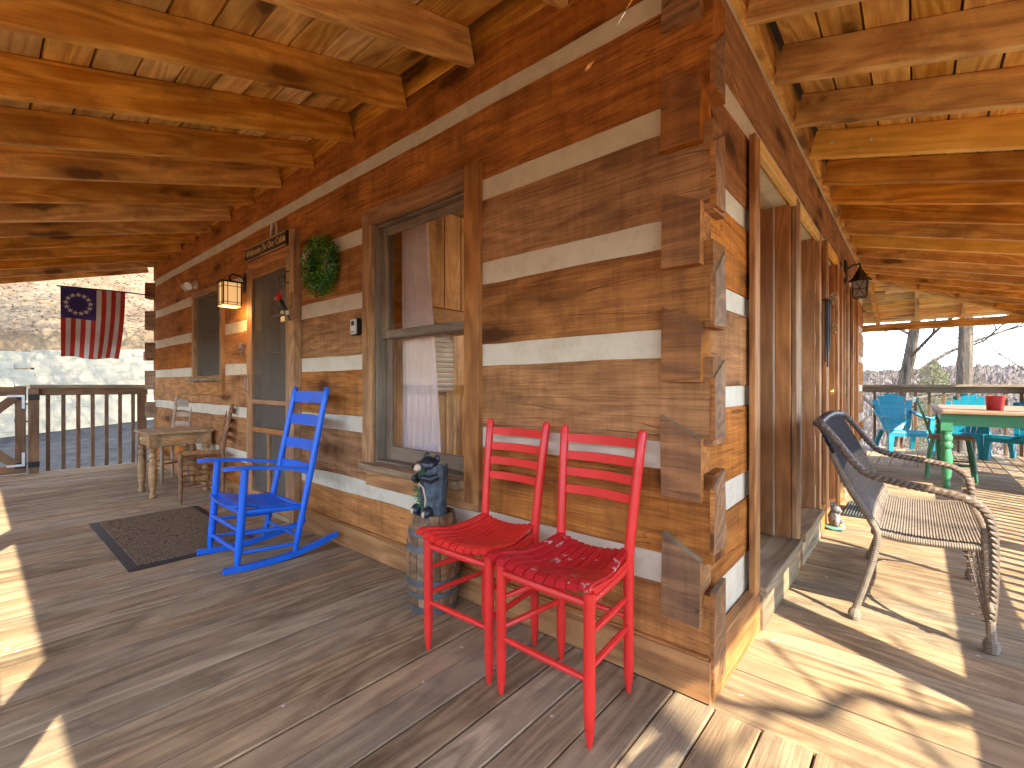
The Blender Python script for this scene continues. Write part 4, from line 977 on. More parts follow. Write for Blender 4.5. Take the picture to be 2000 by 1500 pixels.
for o_ in (-.035, .035):
    for s in (-1, 1):
        lbx('cross_bar', (o_ - .002, -.135 + s * (hx + .001) - .003, cz0), (o_ + .002, -.135 + s * (hx + .001) + .003, cz1)); lbx('cross_bar', (s * (hx + .001) - .003, -.135 + o_ - .002, cz0), (s * (hx + .001) + .003, -.135 + o_ + .002, cz1))
for s in (-1, 1):
    q = MB(); q.box((-hx + .004, -.135 + s * (hx - .003) - .001, cz0), (hx - .004, -.135 + s * (hx - .003) + .001, cz1)); q.build('glass_pane', 'lampglass', ln)
    q = MB(); q.box((s * (hx - .003) - .001, -.135 - hx + .004, cz0), (s * (hx - .003) + .001, -.135 + hx - .004, cz1)); q.build('glass_pane', 'lampglass', ln)
q = MB(); q.box((-hx, -.135 - hx, cz0 - .012), (hx, -.135 + hx, cz0 - .004)); q.build('glass_floor', 'lampglass', ln)
ld = bpy.data.lights.new('lantern_light', 'POINT'); ld.energy = .8; ld.color = (1, .55, .2); ld.shadow_soft_size = .06; lo = bpy.data.objects.new('lantern_light', ld); col.objects.link(lo); lo.parent = ln; lo.location = (.0, -.135, -.24)
# coach lantern on the side wall (unlit)
cl = thing('wall_lantern', 'unlit bronze coach lantern on the side wall above the deck chair', 'lantern', (0.0, 3.66, 2.02))
q = MB(); q.box((0, -.06, -.10), (.022, .06, .10), ch=.006); q.build('back_plate', 'rust', cl)
q = MB(); q.tube([(.01, 0, .02), (.06, 0, .055), (.11, 0, .06), (.12, 0, .02)], .009, 8); q.build('arm', 'rust', cl, smooth=True)
q = MB(); q.lathe([(.012, .03), (.016, .01), (.03, -.01), (.055, -.06), (.085, -.085), (.088, -.095)], (.115, 0, 0), 4); o = q.build('roof', 'rust', cl)
q = MB()
for sx in (-1, 1):
    for sy in (-1, 1): q.tube([(.115 + sx * .055, sy * .055, -.09), (.115 + sx * .045, sy * .045, -.24)], .005, 6)
for z, s in ((-.095, .058), (-.24, .048), (-.17, .052)):
    c = [(.115 + s, s, z), (.115 + s, -s, z), (.115 - s, -s, z), (.115 - s, s, z), (.115 + s, s, z)]; q.tube(c, .0045, 6)
for s in (-1, 1): q.tube([(.115 + s * .05, -.03, -.1), (.115 + s * .05, .03, -.23)], .003, 4); q.tube([(.115 + s * .05, .03, -.1), (.115 + s * .05, -.03, -.23)], .003, 4); q.tube([(.085, s * .05, -.1), (.145, s * .05, -.23)], .003, 4); q.tube([(.145, s * .05, -.1), (.085, s * .05, -.23)], .003, 4)
q.build('cage', 'rust', cl)
for s in (-1, 1):
    q = MB(); q.box((.07, s * .048 - .001, -.238), (.16, s * .048 + .001, -.095)); q.build('glass_pane', 'seeded', cl); q = MB(); q.box((.115 + s * .048 - .001, -.045, -.238), (.115 + s * .048 + .001, .045, -.095)); q.build('glass_pane', 'seeded', cl)
# wind chime
wc = thing('wind_chime', 'dark tube wind chime with pinecones hanging on the side wall', 'wind chime', (.035, 2.30, 1.62))
for k in range(5):
    q = MB(); a = k * 1.257; q.tube([(.012 * math.cos(a), .022 * math.sin(a), -.05), (.012 * math.cos(a), .022 * math.sin(a), -.36 - .035 * k)], .0055, 8); q.build('chime_tube', 'black', wc, smooth=True)
q = MB(); q.lathe([(.03, -.045), (.03, -.035), (.005, -.03)], n=14); q.build('top_disc', 'rust', wc); q = MB(); q.tube([(0, 0, -.03), (0, 0, .08)], .002, 5); q.build('string', 'black', wc)
for z in (-.03, -.24):
    q = MB(); rnd = random.Random(int(-z * 100))
    for i in range(60):
        a = rnd.uniform(0, 6.28); h = rnd.uniform(-.04, .04); r_ = .022 * math.sqrt(max(0, 1 - (h / .045) ** 2)); c = Vector((.03 + r_ * math.cos(a), .03 + r_ * math.sin(a), z + h)); q.ball(c, .006, 5, 3)
    q.build('pinecone', 'pine', wc)
# threshold statue and ridged doormat
st = thing('rabbit_statue', 'small grey stone animal statue on a green and yellow base beside the side door', 'statue', (.065, 2.38, 0), R(60))
q = MB(); q.ball((0, 0, .015), (.062, .062, .018), 18, 6, rough=.3); q.build('base', 'turf', st, smooth=True)
q = MB(); q.ball((.02, -.03, .026), (.03, .03, .02), 12, 6, rough=.3); q.build('grain_pile', 'brass', st, smooth=True); M['brass']
q = MB(); q.ball((0, 0, .075), (.033, .040, .055), 16, 10, rough=.25); q.ball((0, -.012, .140), (.026, .030, .028), 14, 8, rough=.2); q.ball((-.012, .012, .172), (.009, .007, .022)); q.ball((.014, .012, .170), (.009, .007, .022)); q.ball((-.022, -.03, .05), (.014, .018, .03)); q.ball((.024, -.03, .05), (.014, .018, .03)); q.ball((0, -.040, .132), (.012, .012, .011)); q.build('body', 'rooster', st, smooth=True)
rm = thing('ridged_doormat', 'dark ridged rubber mat at the side door', 'doormat', (.175, 3.10, 0))
q = MB(); q.box((-.11, -.28, .0005), (.11, .28, .012), ch=.003); q.build('mat_base', 'matedge', rm)
for k in range(12): plank('ridge', (-.10 + .018 * k, -.27, .016), (-.10 + .018 * k, .27, .016), .009, .009, 'ridged', rm)

# ============================================================ FLAG
fg = thing('flag', 'thirteen-star red, white and blue flag hanging vertically at the far porch end', 'flag', (-6.9, -.867, 2.12))
W, Hh = .58, .80
def fp(u, v):   # u across 0..1 (towards the wall), v down 0..1
    nar = 1 - .12 * v * v; y = u * W * nar + .0; z = -v * Hh + .012 * math.sin(u * 9) * v - .035 * u * v - (.0 if 1 else 0)
    x = .018 * math.sin(u * 11 + v * 2.2) * (.3 + v) + .02 * v; return Vector((x, y, z + .022 * u))
def patch(name, u0, u1, v0, v1, mat, par=fg, nu=2, off=0.):
    q = MB(); nv = max(2, int((v1 - v0) * 16)); vs = []
    for j in range(nv + 1):
        for i in range(nu + 1):
            p = fp(u0 + (u1 - u0) * i / nu, v0 + (v1 - v0) * j / nv); vs.append((p.x + off, p.y, p.z))
    q.add(vs, [(j * (nu + 1) + i, j * (nu + 1) + i + 1, (j + 1) * (nu + 1) + i + 1, (j + 1) * (nu + 1) + i) for j in range(nv) for i in range(nu)]); return q.build(name, mat, par, smooth=True)
for k in range(13): patch('stripe', k / 13, (k + 1) / 13, 0 if k > 6 else .445, 1, 'flagred' if k % 2 == 0 else 'flagwhite')
ct = patch('canton', 0, 7 / 13, 0, .445, 'flagblue', nu=10)
for k in range(13):
    a = 2 * PI * k / 13; cu, cv = .262 + .185 * math.sin(a), .232 - .135 * math.cos(a); q = MB(); vs = []
    for j in range(10):
        rr = (.030 if j % 2 == 0 else .0125); b = PI * j / 5; p = fp(cu + rr * math.sin(b) / W, cv - rr * math.cos(b) / Hh); vs.append((p.x + .003, p.y, p.z))
    p = fp(cu, cv); vs.append((p.x + .003, p.y, p.z)); q.add(vs, [(j, (j + 1) % 10, 10) for j in range(10)]); q.build('star', 'flagwhite', ct)
q = MB(); q.tube([(0, -.03, .008), (0, .58, .026), (.0, .82, .02)], .008, 8); q.build('pole', 'black', fg, smooth=True)

# ============================================================ WICKER DECK CHAIR (wide, seen from its side)
WB = Vector((.45, 1.39, 0)); wk2 = thing('wicker_chair', 'brown woven wicker deck chair with dark back and braided arms on the sunny right porch', 'wicker chair', WB)
Q = lambda x, y, z: Vector((x, y, z)) - WB
def smooth(pts, n=6):
    pts = [Vector(p) for p in pts]; r = []
    for i in range(len(pts) - 1):
        p0 = pts[max(i - 1, 0)]; p1 = pts[i]; p2 = pts[i + 1]; p3 = pts[min(i + 2, len(pts) - 1)]
        for k in range(n):
            t = k / n; r.append(.5 * ((2 * p1) + (p2 - p0) * t + (2 * p0 - 5 * p1 + 4 * p2 - p3) * t * t + (-p0 + 3 * p1 - 3 * p2 + p3) * t ** 3))
    r.append(pts[-1]); return r
def wrapped(name, pts, r, mat, pitch=.0075, foot=None):
    path = smooth(pts, 10); Ln = sum((path[i + 1] - path[i]).length for i in range(len(path) - 1)); n = int(Ln / pitch) * 2
    # resample
    cum = [0]
    for i in range(len(path) - 1): cum.append(cum[-1] + (path[i + 1] - path[i]).length)
    out_ = []; rad = []; j = 0
    for i in range(n + 1):
        d = Ln * i / n
        while j < len(cum) - 2 and cum[j + 1] < d: j += 1
        t = (d - cum[j]) / max(1e-9, cum[j + 1] - cum[j]); out_.append(path[j].lerp(path[j + 1], t))
        rr = r * (1.06 if i % 2 else .93)
        if foot and d > Ln - foot: rr *= 1 + .75 * math.sin(PI * min(1, (d - (Ln - foot)) / foot) * .9)
        rad.append(rr)
    q = MB(); q.tube(out_, rad, 10); return q.build(name, mat, wk2, smooth=False)
def braid(name, pts, r, mat, turns_per_m=30, flat=1.0):
    path = smooth(pts, 10); cum = [0]
    for i in range(len(path) - 1): cum.append(cum[-1] + (path[i + 1] - path[i]).length)
    Ln = cum[-1]; n = int(Ln * 170); q = MB(); side = Vector((0, 1, 0)); r *= .92
    for s in range(3):
        o_ = []; j = 0
        for i in range(n + 1):
            d = Ln * i / n
            while j < len(cum) - 2 and cum[j + 1] < d: j += 1
            t = (d - cum[j]) / max(1e-9, cum[j + 1] - cum[j]); p = path[j].lerp(path[j + 1], t); tg = (path[j + 1] - path[j]).normalized(); nn = side.cross(tg).normalized()
            a = 2 * PI * (d * turns_per_m * .5 + s / 3)
            o_.append(p + side * math.sin(a) * r * .85 + nn * (math.sin(2 * a) * r * .30 + r * .25))
        q.tube(o_, r * .60, 7)
    q.tube(path, r * .75, 8)
    return q.build(name, mat, wk2, smooth=True)
for yy, s in ((.945, -1), (1.845, 1)):
    o_ = -s * .0
    # braided edge of the back running on into the arm and down the front leg
    braid('braided_arm', [Q(.155, yy - s * .05, .840), Q(.178, yy - s * .01, .825), Q(.235, yy, .755), Q(.300, yy, .665), Q(.350, yy, .625), Q(.440, yy, .605), Q(.560, yy, .588), Q(.640, yy, .570), Q(.690, yy - s * .005, .530), Q(.712, yy - s * .01, .450), Q(.716, yy - s * .015, .30), Q(.708, yy - s * .02, .12)], .0185, 'wicker')
    wrapped('front_leg', [Q(.690, yy - s * .01, .46), Q(.696, yy - s * .012, .30), Q(.702, yy - s * .015, .15), Q(.706, yy - s * .02, .06), Q(.706, yy - s * .02, .0)], .0145, 'wickerpale', foot=.055)
    wrapped('rear_leg', [Q(.215, yy + s * .0, .70), Q(.275, yy, .56), Q(.345, yy, .44), Q(.372, yy, .375), Q(.362, yy, .29), Q(.330, yy, .16), Q(.300, yy, .05), Q(.293, yy, .0)], .0135, 'wickerpale' if s < 0 else 'wickerpale', foot=.050)
    wrapped('seat_side', [Q(.355, yy - s * .01, .385), Q(.45, yy - s * .01, .372), Q(.60, yy - s * .012, .378), Q(.70, yy - s * .015, .390)], .014, 'wickerpale')
    # woven gusset at front leg
    q = MB()
    for k in range(12):
        t = k / 11; q.tube([Q(.63 + .05 * t, yy - s * .012, .375 - .26 * t), Q(.70, yy - s * .012, .375 - .26 * t)], .0035, 5)
    for k in range(5): q.tube([Q(.64 + .013 * k, yy - s * .012, .37), Q(.69 + .003 * k, yy - s * .012, .12 + .01 * k)], .003, 5)
    q.build('woven_gusset', 'wicker', wk2, smooth=True)
def weave(name, f, nu, nv, mat, r=.0032, amp=.0035, skipu=1, seg=1):
    """f(u,v)->Vector; strands both ways, over and under"""
    q = MB(); e = 1e-3
    def nrm(u, v): return (f(min(1, u + e), v) - f(max(0, u - e), v)).cross(f(u, min(1, v + e)) - f(u, max(0, v - e))).normalized()
    for i in range(nu + 1):
        u = i / nu; pts = []
        for j in range(nv + 1):
            v = j / nv; pts.append(f(u, v) + nrm(u, v) * amp * (1 if (i + j) % 2 else -1))
        q.tube(pts, r, 4, caps=False)
    for j in range(nv + 1):
        v = j / nv; pts = []
        for i in range(nu + 1):
            u = i / nu; pts.append(f(u, v) + nrm(u, v) * amp * (-1 if (i + j) % 2 else 1))
        q.tube(pts, r * 1.25, 4, caps=False)
    return q.build(name, mat, wk2, smooth=True)
def fseat(u, v):    # u depth rear->front, v across
    x = .365 + .330 * u; y = .955 + .88 * v; return Q(x, y, .378 + .020 * u - .014 * math.sin(PI * u) - .010 * math.sin(PI * v))
weave('woven_seat', fseat, 34, 78, 'wicker', r=.0030)
def fback(u, v):    # u bottom->top
    x = .372 - .215 * u - .02 * math.sin(PI * v) * math.sin(PI * min(1, u + .2)); y = .955 + .88 * v + .03 * (v < .5) * max(0, u - .8) * 5 * (.5 - v) * 2 - .03 * (v > .5) * max(0, u - .8) * 5 * (v - .5) * 2
    return Q(x, y, .385 + .440 * u + .02 * math.sin(PI * v) * u)
weave('woven_back', lambda u, v: fback(u * .56, v), 24, 74, 'wicker', r=.0032, amp=.003)
weave('dark_woven_back', lambda u, v: fback(.56 + u * .44, v), 22, 74, 'wickerdark', r=.0042, amp=.003)
# solid dark wrap over the top of the back
q = MB(); vs = []; nn_ = 40
for j in range(nn_ + 1):
    v = j / nn_; p = fback(1, v)
    for a in range(12):
        t = 2 * PI * a / 12; vs.append(p + Vector((math.cos(t) * .020, 0, math.sin(t) * .017 + (.002 if j % 2 else 0))))
q.add(vs, [(i * 12 + k, i * 12 + (k + 1) % 12, (i + 1) * 12 + (k + 1) % 12, (i + 1) * 12 + k) for i in range(nn_) for k in range(12)] + [tuple(range(11, -1, -1)), tuple(nn_ * 12 + k for k in range(12))]); q.build('top_roll', 'wickerdark', wk2, smooth=True)
q = MB(); vs = []        # dense upper back panel
for j in range(31):
    for i in range(21):
        p = fback(.56 + .44 * i / 20, j / 30); vs.append(p + Vector((-.004, 0, 0)) + Vector((.0015, 0, 0)) * ((i + j) % 2))
q.add(vs, [(j * 21 + i, j * 21 + i + 1, (j + 1) * 21 + i + 1, (j + 1) * 21 + i) for j in range(30) for i in range(20)]); q.build('upper_back_wrap', 'wickerdark', wk2)
wrapped('seat_front', [Q(.700, .95, .392), Q(.712, 1.39, .380), Q(.700, 1.84, .392)], .015, 'wicker')
wrapped('seat_rear', [Q(.362, .95, .384), Q(.358, 1.39, .378), Q(.362, 1.84, .384)], .013, 'wicker')
wrapped('front_brace', [Q(.704, .93, .16), Q(.69, 1.06, .33), Q(.70, 1.2, .37)], .009, 'wickerpale')
wrapped('front_brace', [Q(.704, 1.86, .16), Q(.69, 1.73, .33), Q(.70, 1.59, .37)], .009, 'wickerpale')

# ============================================================ BACK PORCH FURNITURE
GT = thing('dining_table', 'green farmhouse table with turned legs and worn wooden top on the back porch', 'table', (1.10, 5.45, 0))
q = MB(); q.box((-.47, -.93, .722), (.47, 1.0, .752), ch=.006); o = q.build('tabletop', 'table_top', GT)
for a, b in (((-.40, -.86), (.40, -.86)), ((-.40, .92), (.40, .92)), ((-.40, -.86), (-.40, .92)), ((.40, -.86), (.40, .92))): plank('apron', (*a, .665), (*b, .665), .02, .11, 'green', GT)
TP = [(.016, 0), (.024, .01), (.030, .06), (.022, .075), (.026, .085), (.030, .10), (.040, .20), (.043, .30), (.032, .385), (.044, .40), (.046, .43), (.034, .455), (.042, .47), (.044, .50), (.034, .525), (.040, .54), (.036, .56)]
for x in (-.385, .385):
    for y in (-.845, .905):
        q = MB(); q.lathe(TP, (x, y, 0), 18); q.box((x - .043, y - .043, .56), (x + .043, y + .043, .722), ch=.003); q.build('leg', 'green', GT, smooth=True)
bk = thing('bucket', 'round red enamel bucket standing on the green table', 'bucket', (1.075, 5.02, .7525))
q = MB(); q.lathe([(.058, 0), (.060, .004), (.068, .125), (.073, .128), (.073, .138), (.069, .140), (.066, .13), (.056, .01)], n=28); q.build('pail', 'bucketred', bk, smooth=True)
# green windsor chair, side on
wd2 = thing('windsor_chair', 'green windsor chair with natural seat drawn up to the left side of the green table', 'chair', (.775, 5.36, 0), R(90))
q = MB(); q.box((-.20, -.18, .425), (.20, .19, .455), ch=.012); q.build('seat', 'table_top', wd2)
for x, y in ((-.15, -.13), (.15, -.13), (-.15, .14), (.15, .14)):
    q = MB(); q.tube([(x, y, .43), (x * 1.12, y * 1.2, .28), (x * 1.3, y * 1.42, .0)], [.015, .021, .014], 10); q.build('leg', 'green' if y > 0 else 'greendark', wd2, smooth=True)
q = MB(); q.tube([(-.18, -.15, .16), (-.18, .16, .16)], .011, 8); q.tube([(-.18, 0, .16), (.18, 0, .16)], .011, 8); q.tube([(.18, -.15, .16), (.18, .16, .16)], .011, 8); q.build('stretcher', 'greendark', wd2, smooth=True)
for k in range(7):
    x = -.165 + .055 * k; q = MB(); q.tube([(x, .16, .455), (x * 1.12, .27, .83)], [.013, .010], 7, flat=1.0) ; q.build('spindle' if k not in (0, 6) else 'back_post', 'green', wd2, smooth=True)
q = MB(); q.sweep(arc((-.20, .275, .835), (.20, .275, .835), .03), .016, .055, side=(0, 1, .2)); q.build('crest_rail', 'greendark', wd2)
# resin lounge chairs
def adirondack(label, loc, rz):
    t = thing('adirondack_chair', label, 'lounge chair', loc, rz, group='turquoise plastic chairs on the back porch')
    # fan back of slats, rounded tops
    hts = [.76, .83, .865, .865, .83, .76]
    for k in range(6):
        c = k - 2.5; xb = c * .055; xt = c * .088; z0 = .30; z1 = hts[k] * 1.0; w0, w1 = .050, .085; vs = []
        f = lambda z: .155 + (z - z0) * .42
        prof = [(0, 1), (.5, 1), (.9, 1), (.97, .95), (1.0, .75)]
        for t_, ws in prof:
            z = z0 + (z1 - z0) * t_; xc = xb + (xt - xb) * t_; w_ = (w0 + (w1 - w0) * t_) * ws / 2; y = f(z) - .012 * (1 - (c / 2.5) ** 2) * -1
            vs += [(xc - w_, y - .006, z), (xc + w_, y - .006, z), (xc + w_, y + .006, z), (xc - w_, y + .006, z)]
        m = len(prof); q = MB(); q.add(vs, [(i * 4 + j, i * 4 + (j + 1) % 4, i * 4 + 4 + (j + 1) % 4, i * 4 + 4 + j) for i in range(m - 1) for j in range(4)] + [(3, 2, 1, 0), tuple((m - 1) * 4 + j for j in range(4))]); q.build('back_slat', 'teal', t)
    plank('back_rail', (-.17, .215, .44), (.17, .215, .44), .02, .06, 'teal', t); plank('back_rail', (-.22, .305, .66), (.22, .305, .66), .02, .05, 'teal', t)
    for k in range(6):
        y = -.24 + .068 * k; z = .335 - .045 * (k / 5) - .010 * math.sin(k / 5 * PI); plank('seat_slat', (-.215, y, z), (.215, y, z), .060, .014, 'teal', t, ch=.004)
    q = MB(); q.sweep([(0, -.275, .33), (0, -.285, .30), (0, -.282, .25)], .44, .014, side=(1, 0, 0)); q.build('front_apron', 'teal', t)
    for s in (-1, 1):
        q = MB(); q.sweep([(s * .225, -.26, .335), (s * .238, -.275, .17), (s * .248, -.285, 0)], [.075, .060, .050], .05, side=(1, 0, 0)); q.build('front_leg', 'teal', t)
        q = MB(); q.sweep([(s * .205, .14, .30), (s * .225, .24, .14), (s * .235, .29, 0)], [.06, .052, .045], .045, side=(1, 0, 0)); q.build('rear_leg', 'teal', t)
        q = MB(); q.sweep([(s * .262, -.27, .505), (s * .270, -.20, .515), (s * .272, 0, .52), (s * .255, .15, .55), (s * .235, .27, .60)], [.055, .075, .070, .06, .05], .020, side=(1, 0, 0)); q.build('arm', 'teal', t)
        q = MB(); q.sweep([(s * .262, -.245, .50), (s * .245, -.26, .34)], [.045, .055], .035, side=(1, 0, 0)); q.build('arm_support', 'teal', t)
    return t
a1 = adirondack('turquoise plastic lounge chair at far left, beside the cabin corner, half in sun', (.33, 7.60, 0), R(22))
copytree(a1, (.98, 7.66, 0), R(-14), 'turquoise plastic lounge chair behind the green table, between railing and red bucket')
copytree(a1, (1.55, 7.40, 0), R(-30), 'turquoise plastic lounge chair at far right, only its legs showing past the table')
bn = thing('bench', 'weathered grey bench with blue-grey edge at the right of the green table', 'bench', (1.72, 5.35, 0))
for k in range(3): plank('seat_board', (-.20 + .10 * k - .02, -.75, .455), (-.20 + .10 * k - .02, .5, .455), .094, .03, 'railcap', bn)
plank('apron', (-.25, -.74, .415), (-.25, .49, .415), .02, .06, 'greymetal', bn)
for y in (-.6, .35):
    for x in (-.21, .05): plank('leg', (x, y, 0), (x, y, .44), .04, .06, 'rail', bn, up=(1, 0, 0))

# ============================================================ TREES
def limb(q, p, d, r, ln, depth, rnd, minr=.004, up=.25, kids=(2, 3)):
    pts = [p]; rad = [r]; n = 5; c = Vector(p); dd = Vector(d).normalized()
    for i in range(n):
        dd = (dd + Vector((rnd.gauss(0, .16), rnd.gauss(0, .16), rnd.gauss(0, .10) + up * .12))).normalized(); c = c + dd * ln / n; pts.append(c.copy()); rad.append(max(minr * .7, r * (1 - .5 * (i + 1) / n)))
    q.tube(pts, rad, 6 if r > .03 else (4 if r > .012 else 3), caps=False)
    if depth <= 0: return
    for k in range(rnd.randint(*kids) + (1 if depth > 2 else 0)):
        i = rnd.randint(2, n); ax = Vector((rnd.gauss(0, 1), rnd.gauss(0, 1), rnd.gauss(0, .7))).normalized(); nd = (dd + ax * rnd.uniform(.6, 1.15)).normalized()
        limb(q, pts[i], nd, max(minr, rad[i] * rnd.uniform(.5, .75)), ln * rnd.uniform(.55, .82), depth - 1, rnd, minr, up, kids)
def tree(label, base, h, r, seed, lean=(0, 0), depth=4, nb=7, z0=.35, group=None, zb=None, spread=1.0, minr=.005, root=1.35):
    rnd = random.Random(seed); z = gz(base[0], base[1]) - .3 if zb is None else zb
    t = thing('bare_tree', label, 'tree', (base[0], base[1], z), group=group)
    q = MB(); pts = []; rad = []; n = 16; c = Vector((0, 0, 0))
    for i in range(n + 1):
        u = i / n; pts.append(Vector((lean[0] * u * h + .16 * r * 3 * math.sin(u * 5 + seed), lean[1] * u * h + .5 * r * math.cos(u * 4 + seed * 2), h * u))); rad.append(r * ((1 - .72 * u) + (root - 1) * max(0, 1 - u * 9)))
    q.tube(pts, rad, 14)
    # furrowed bark
    q.v = [tuple(Vector(v) + Vector((noise.noise(Vector((v[0] * 14, v[1] * 14, v[2] * 1.6 + seed))), noise.noise(Vector((v[1] * 14, v[0] * 14, v[2] * 1.6 + 9))), 0)) * r * .22) for v in q.v]
    q.build('trunk', 'bark', t, smooth=True)
    q = MB()
    for k in range(nb):
        i = int(n * (z0 + (1 - z0) * (k + .3) / nb)); i = min(n, i); a = rnd.uniform(0, 2 * PI); d = Vector((math.cos(a), math.sin(a), rnd.uniform(.2, .9)))
        limb(q, pts[i], d, max(minr * 2, rad[i] * .36), h * .32 * spread * rnd.uniform(.7, 1.2), depth, rnd, minr)
    q.build('crown', 'bark', t, smooth=True)
    return t
def atpx(px, depth):
    f = Vector((-.6547, .7559)); r = Vector((.7559, .6547)); p = Vector((CAMP.x, CAMP.y)) + f * depth + r * depth * (px - 1000) / 912.07; return (p.x, p.y)
GTR = 'bare winter trees beyond the back porch'
tree('thick vine-tangled bare trunk just right of the cabin wall beyond the railing', atpx(1722, 15), 11, .26, 3, lean=(.10, -.02), group=GTR, nb=10, z0=.42, depth=5, minr=.004)
tree('tall straight bare tree trunk rising behind the middle of the back railing', atpx(1876, 13), 13, .24, 5, lean=(.0, .0), group=GTR, nb=8, z0=.55, root=1.8)
tree('leaning bare tree at the right edge beyond the railing', atpx(1985, 14), 9, .16, 8, lean=(.12, .04), group=GTR, nb=9, z0=.35, spread=1.2)
tree('slender bare tree with low spreading branches between the two thick trunks', atpx(1795, 19), 8.5, .08, 12, lean=(-.03, 0), group=GTR, nb=11, z0=.28, spread=1.3)
tree('thin forked bare sapling right of the straight trunk', atpx(1935, 18), 7.5, .07, 21, group=GTR, nb=10, z0=.3, spread=1.3)
tree('distant bare tree seen low over the back railing near the cabin', atpx(1762, 30), 13, .12, 33, group=GTR, nb=9, z0=.4)
for k, (px, dp_) in enumerate(((1850, 34), (1905, 38), (1960, 30), (1745, 44), (1820, 48), (1990, 46))):
    tree(['small distant bare tree %s' % s_ for s_ in ('left of the straight trunk', 'just right of the straight trunk', 'in front of the ridge at right', 'low near the cabin edge', 'beside the olive pine', 'at the far right edge')][k], atpx(px, dp_), 12, .10, 40 + k, group=GTR, nb=8, depth=3, z0=.4, minr=.012)
# evergreen beyond the railing
pn = thing('pine_tree', 'olive green pine standing in the brush left of the straight trunk', 'pine tree', (*atpx(1824, 34), gz(*atpx(1824, 34)) - .3))
pz = 2.7 - pn.location.z
q = MB(); q.tube([(0, 0, 0), (0, 0, pz)], [.2, .03], 8); q.build('trunk', 'bark', pn)
q = MB(); rnd = random.Random(5)
for i in range(6500):
    t_ = rnd.random() ** .8; z = pz * (.35 + .65 * t_); rr = 2.1 * (1 - t_ ** 2.2) ** .6 * (.8 + .3 * noise.noise(Vector((z * 1.3, 0, 0)))); a = rnd.uniform(0, 6.28); r_ = rr * rnd.random() ** .4
    c = Vector((r_ * math.cos(a), r_ * math.sin(a), z + .3 * noise.noise(Vector((a * 2, z * 2, 1))))); d = Vector((rnd.gauss(0, 1), rnd.gauss(0, 1), rnd.gauss(.3, .7))).normalized() * rnd.uniform(.06, .14); e = d.orthogonal().normalized() * .035
    q.add([c, c + d + e, c + 2 * d, c + d - e], [(0, 1, 2, 3)])
q.build('crown', 'pineleaf', pn)
# trees right of the house, their branches shade the deck
tree('big bare tree outside the side porch, out past the corner', (9.6, -5.4), 13, .18, 51, lean=(-.02, .08), nb=5, z0=.5, depth=2, minr=.012)
# one long crooked low branch
cbh = thing('bare_tree', 'crooked low-branched bare tree outside the side porch', 'tree', (5.6, -3.4, gz(5.6, -3.4) - .3))
bz = cbh.location.z
q = MB(); q.tube([(0, 0, 0), (.05, 0, 2.5), (-.05, .1, 5), (0, .0, 7.5)], [.16, .13, .10, .05], 10); q.build('trunk', 'bark', cbh, smooth=True)
S = SUN / SUN.z
def up_(x, y, h): p = Vector((x, y, 0)) + S * (h * .58) - Vector(cbh.location); return p
q = MB()
b1 = [(-.10, .02, 5.35), (.05, .03, 5.33), (.17, .10, 5.30), (.265, .14, 5.27), (.30, .22, 5.24), (.33, .32, 5.22), (.40, .36, 5.2), (.52, .37, 5.2), (.64, .44, 5.18), (.85, .50, 5.1), (1.15, .42, 5.0), (1.6, .2, 4.9)]
q.tube([Vector((-.05, .1, 5))] and smooth([up_(x, y, h) for x, y, h in b1], 4), [.017 + .012 * i / 44 for i in range(45)], 7)
for pts in ([(.30, .22, 5.24), (.22, .34, 5.25), (.15, .40, 5.3), (.05, .52, 5.3)], [(.52, .37, 5.2), (.48, .52, 5.2), (.5, .70, 5.25), (.40, .9, 5.3)], [(.85, .5, 5.1), (.7, .75, 5.2), (.6, 1.1, 5.3)], [(.05, .03, 5.33), (-.1, .12, 5.3), (-.25, .14, 5.3)], [(.17, .10, 5.3), (.12, -.10, 5.3), (.05, -.3, 5.35), (-.1, -.4, 5.4)], [(.4, .36, 5.2), (.52, .20, 5.2), (.6, .05, 5.2), (.75, -.2, 5.2)]):
    q.tube(smooth([up_(*p) for p in pts], 3), .010, 5)
q.tube(smooth([up_(1.6, .2, 4.9), Vector((-.2, .7, 3.6)), Vector((-.02, .05, 3.2))], 5), .04, 8)
rnd = random.Random(77)
for k in range(9):
    a = rnd.uniform(0, 6.28); limb(q, Vector((0, 0, 5 + .25 * k)), (math.cos(a), math.sin(a), .7), .03, 1.1, 2, rnd, .006)
q.build('crown', 'bark', cbh, smooth=True)
# trees whose shade dapples the wall and hillside
GTL = 'bare trees beside the driveway'
for k, (x, y, h) in enumerate(((-11.5, -6.8, 14), (-8.5, -7.5, 15), (-14.5, -6.4, 13), (-12.0, -9.5, 15), (-17.5, -6.8, 11), (-15, -9.5, 14))):
    tree('bare tree beside the driveway, ' + ('nearest the porch gate', 'behind the nearest one', 'closest to the retaining wall corner', 'at the back of the group', 'small one against the wall end', 'tall one past the wall end')[k], (x, y), h, .16, 60 + k, nb=8, z0=.5, depth=4, minr=.018, group=GTL, spread=1.0)
for k, (x, y) in enumerate(((-30, -1), (-34, 4), (-38, -3), (-29, 7), (-44, 2), (-40, 9))):
    tree('bare tree on the leafy hillside, ' + ('low on the slope', 'right of the flag', 'upper left', 'far right low', 'high on the slope', 'high at right')[k], (x, y), 12, .14, 80 + k, nb=8, z0=.3, depth=3, minr=.02, group='bare trees on the hillside')

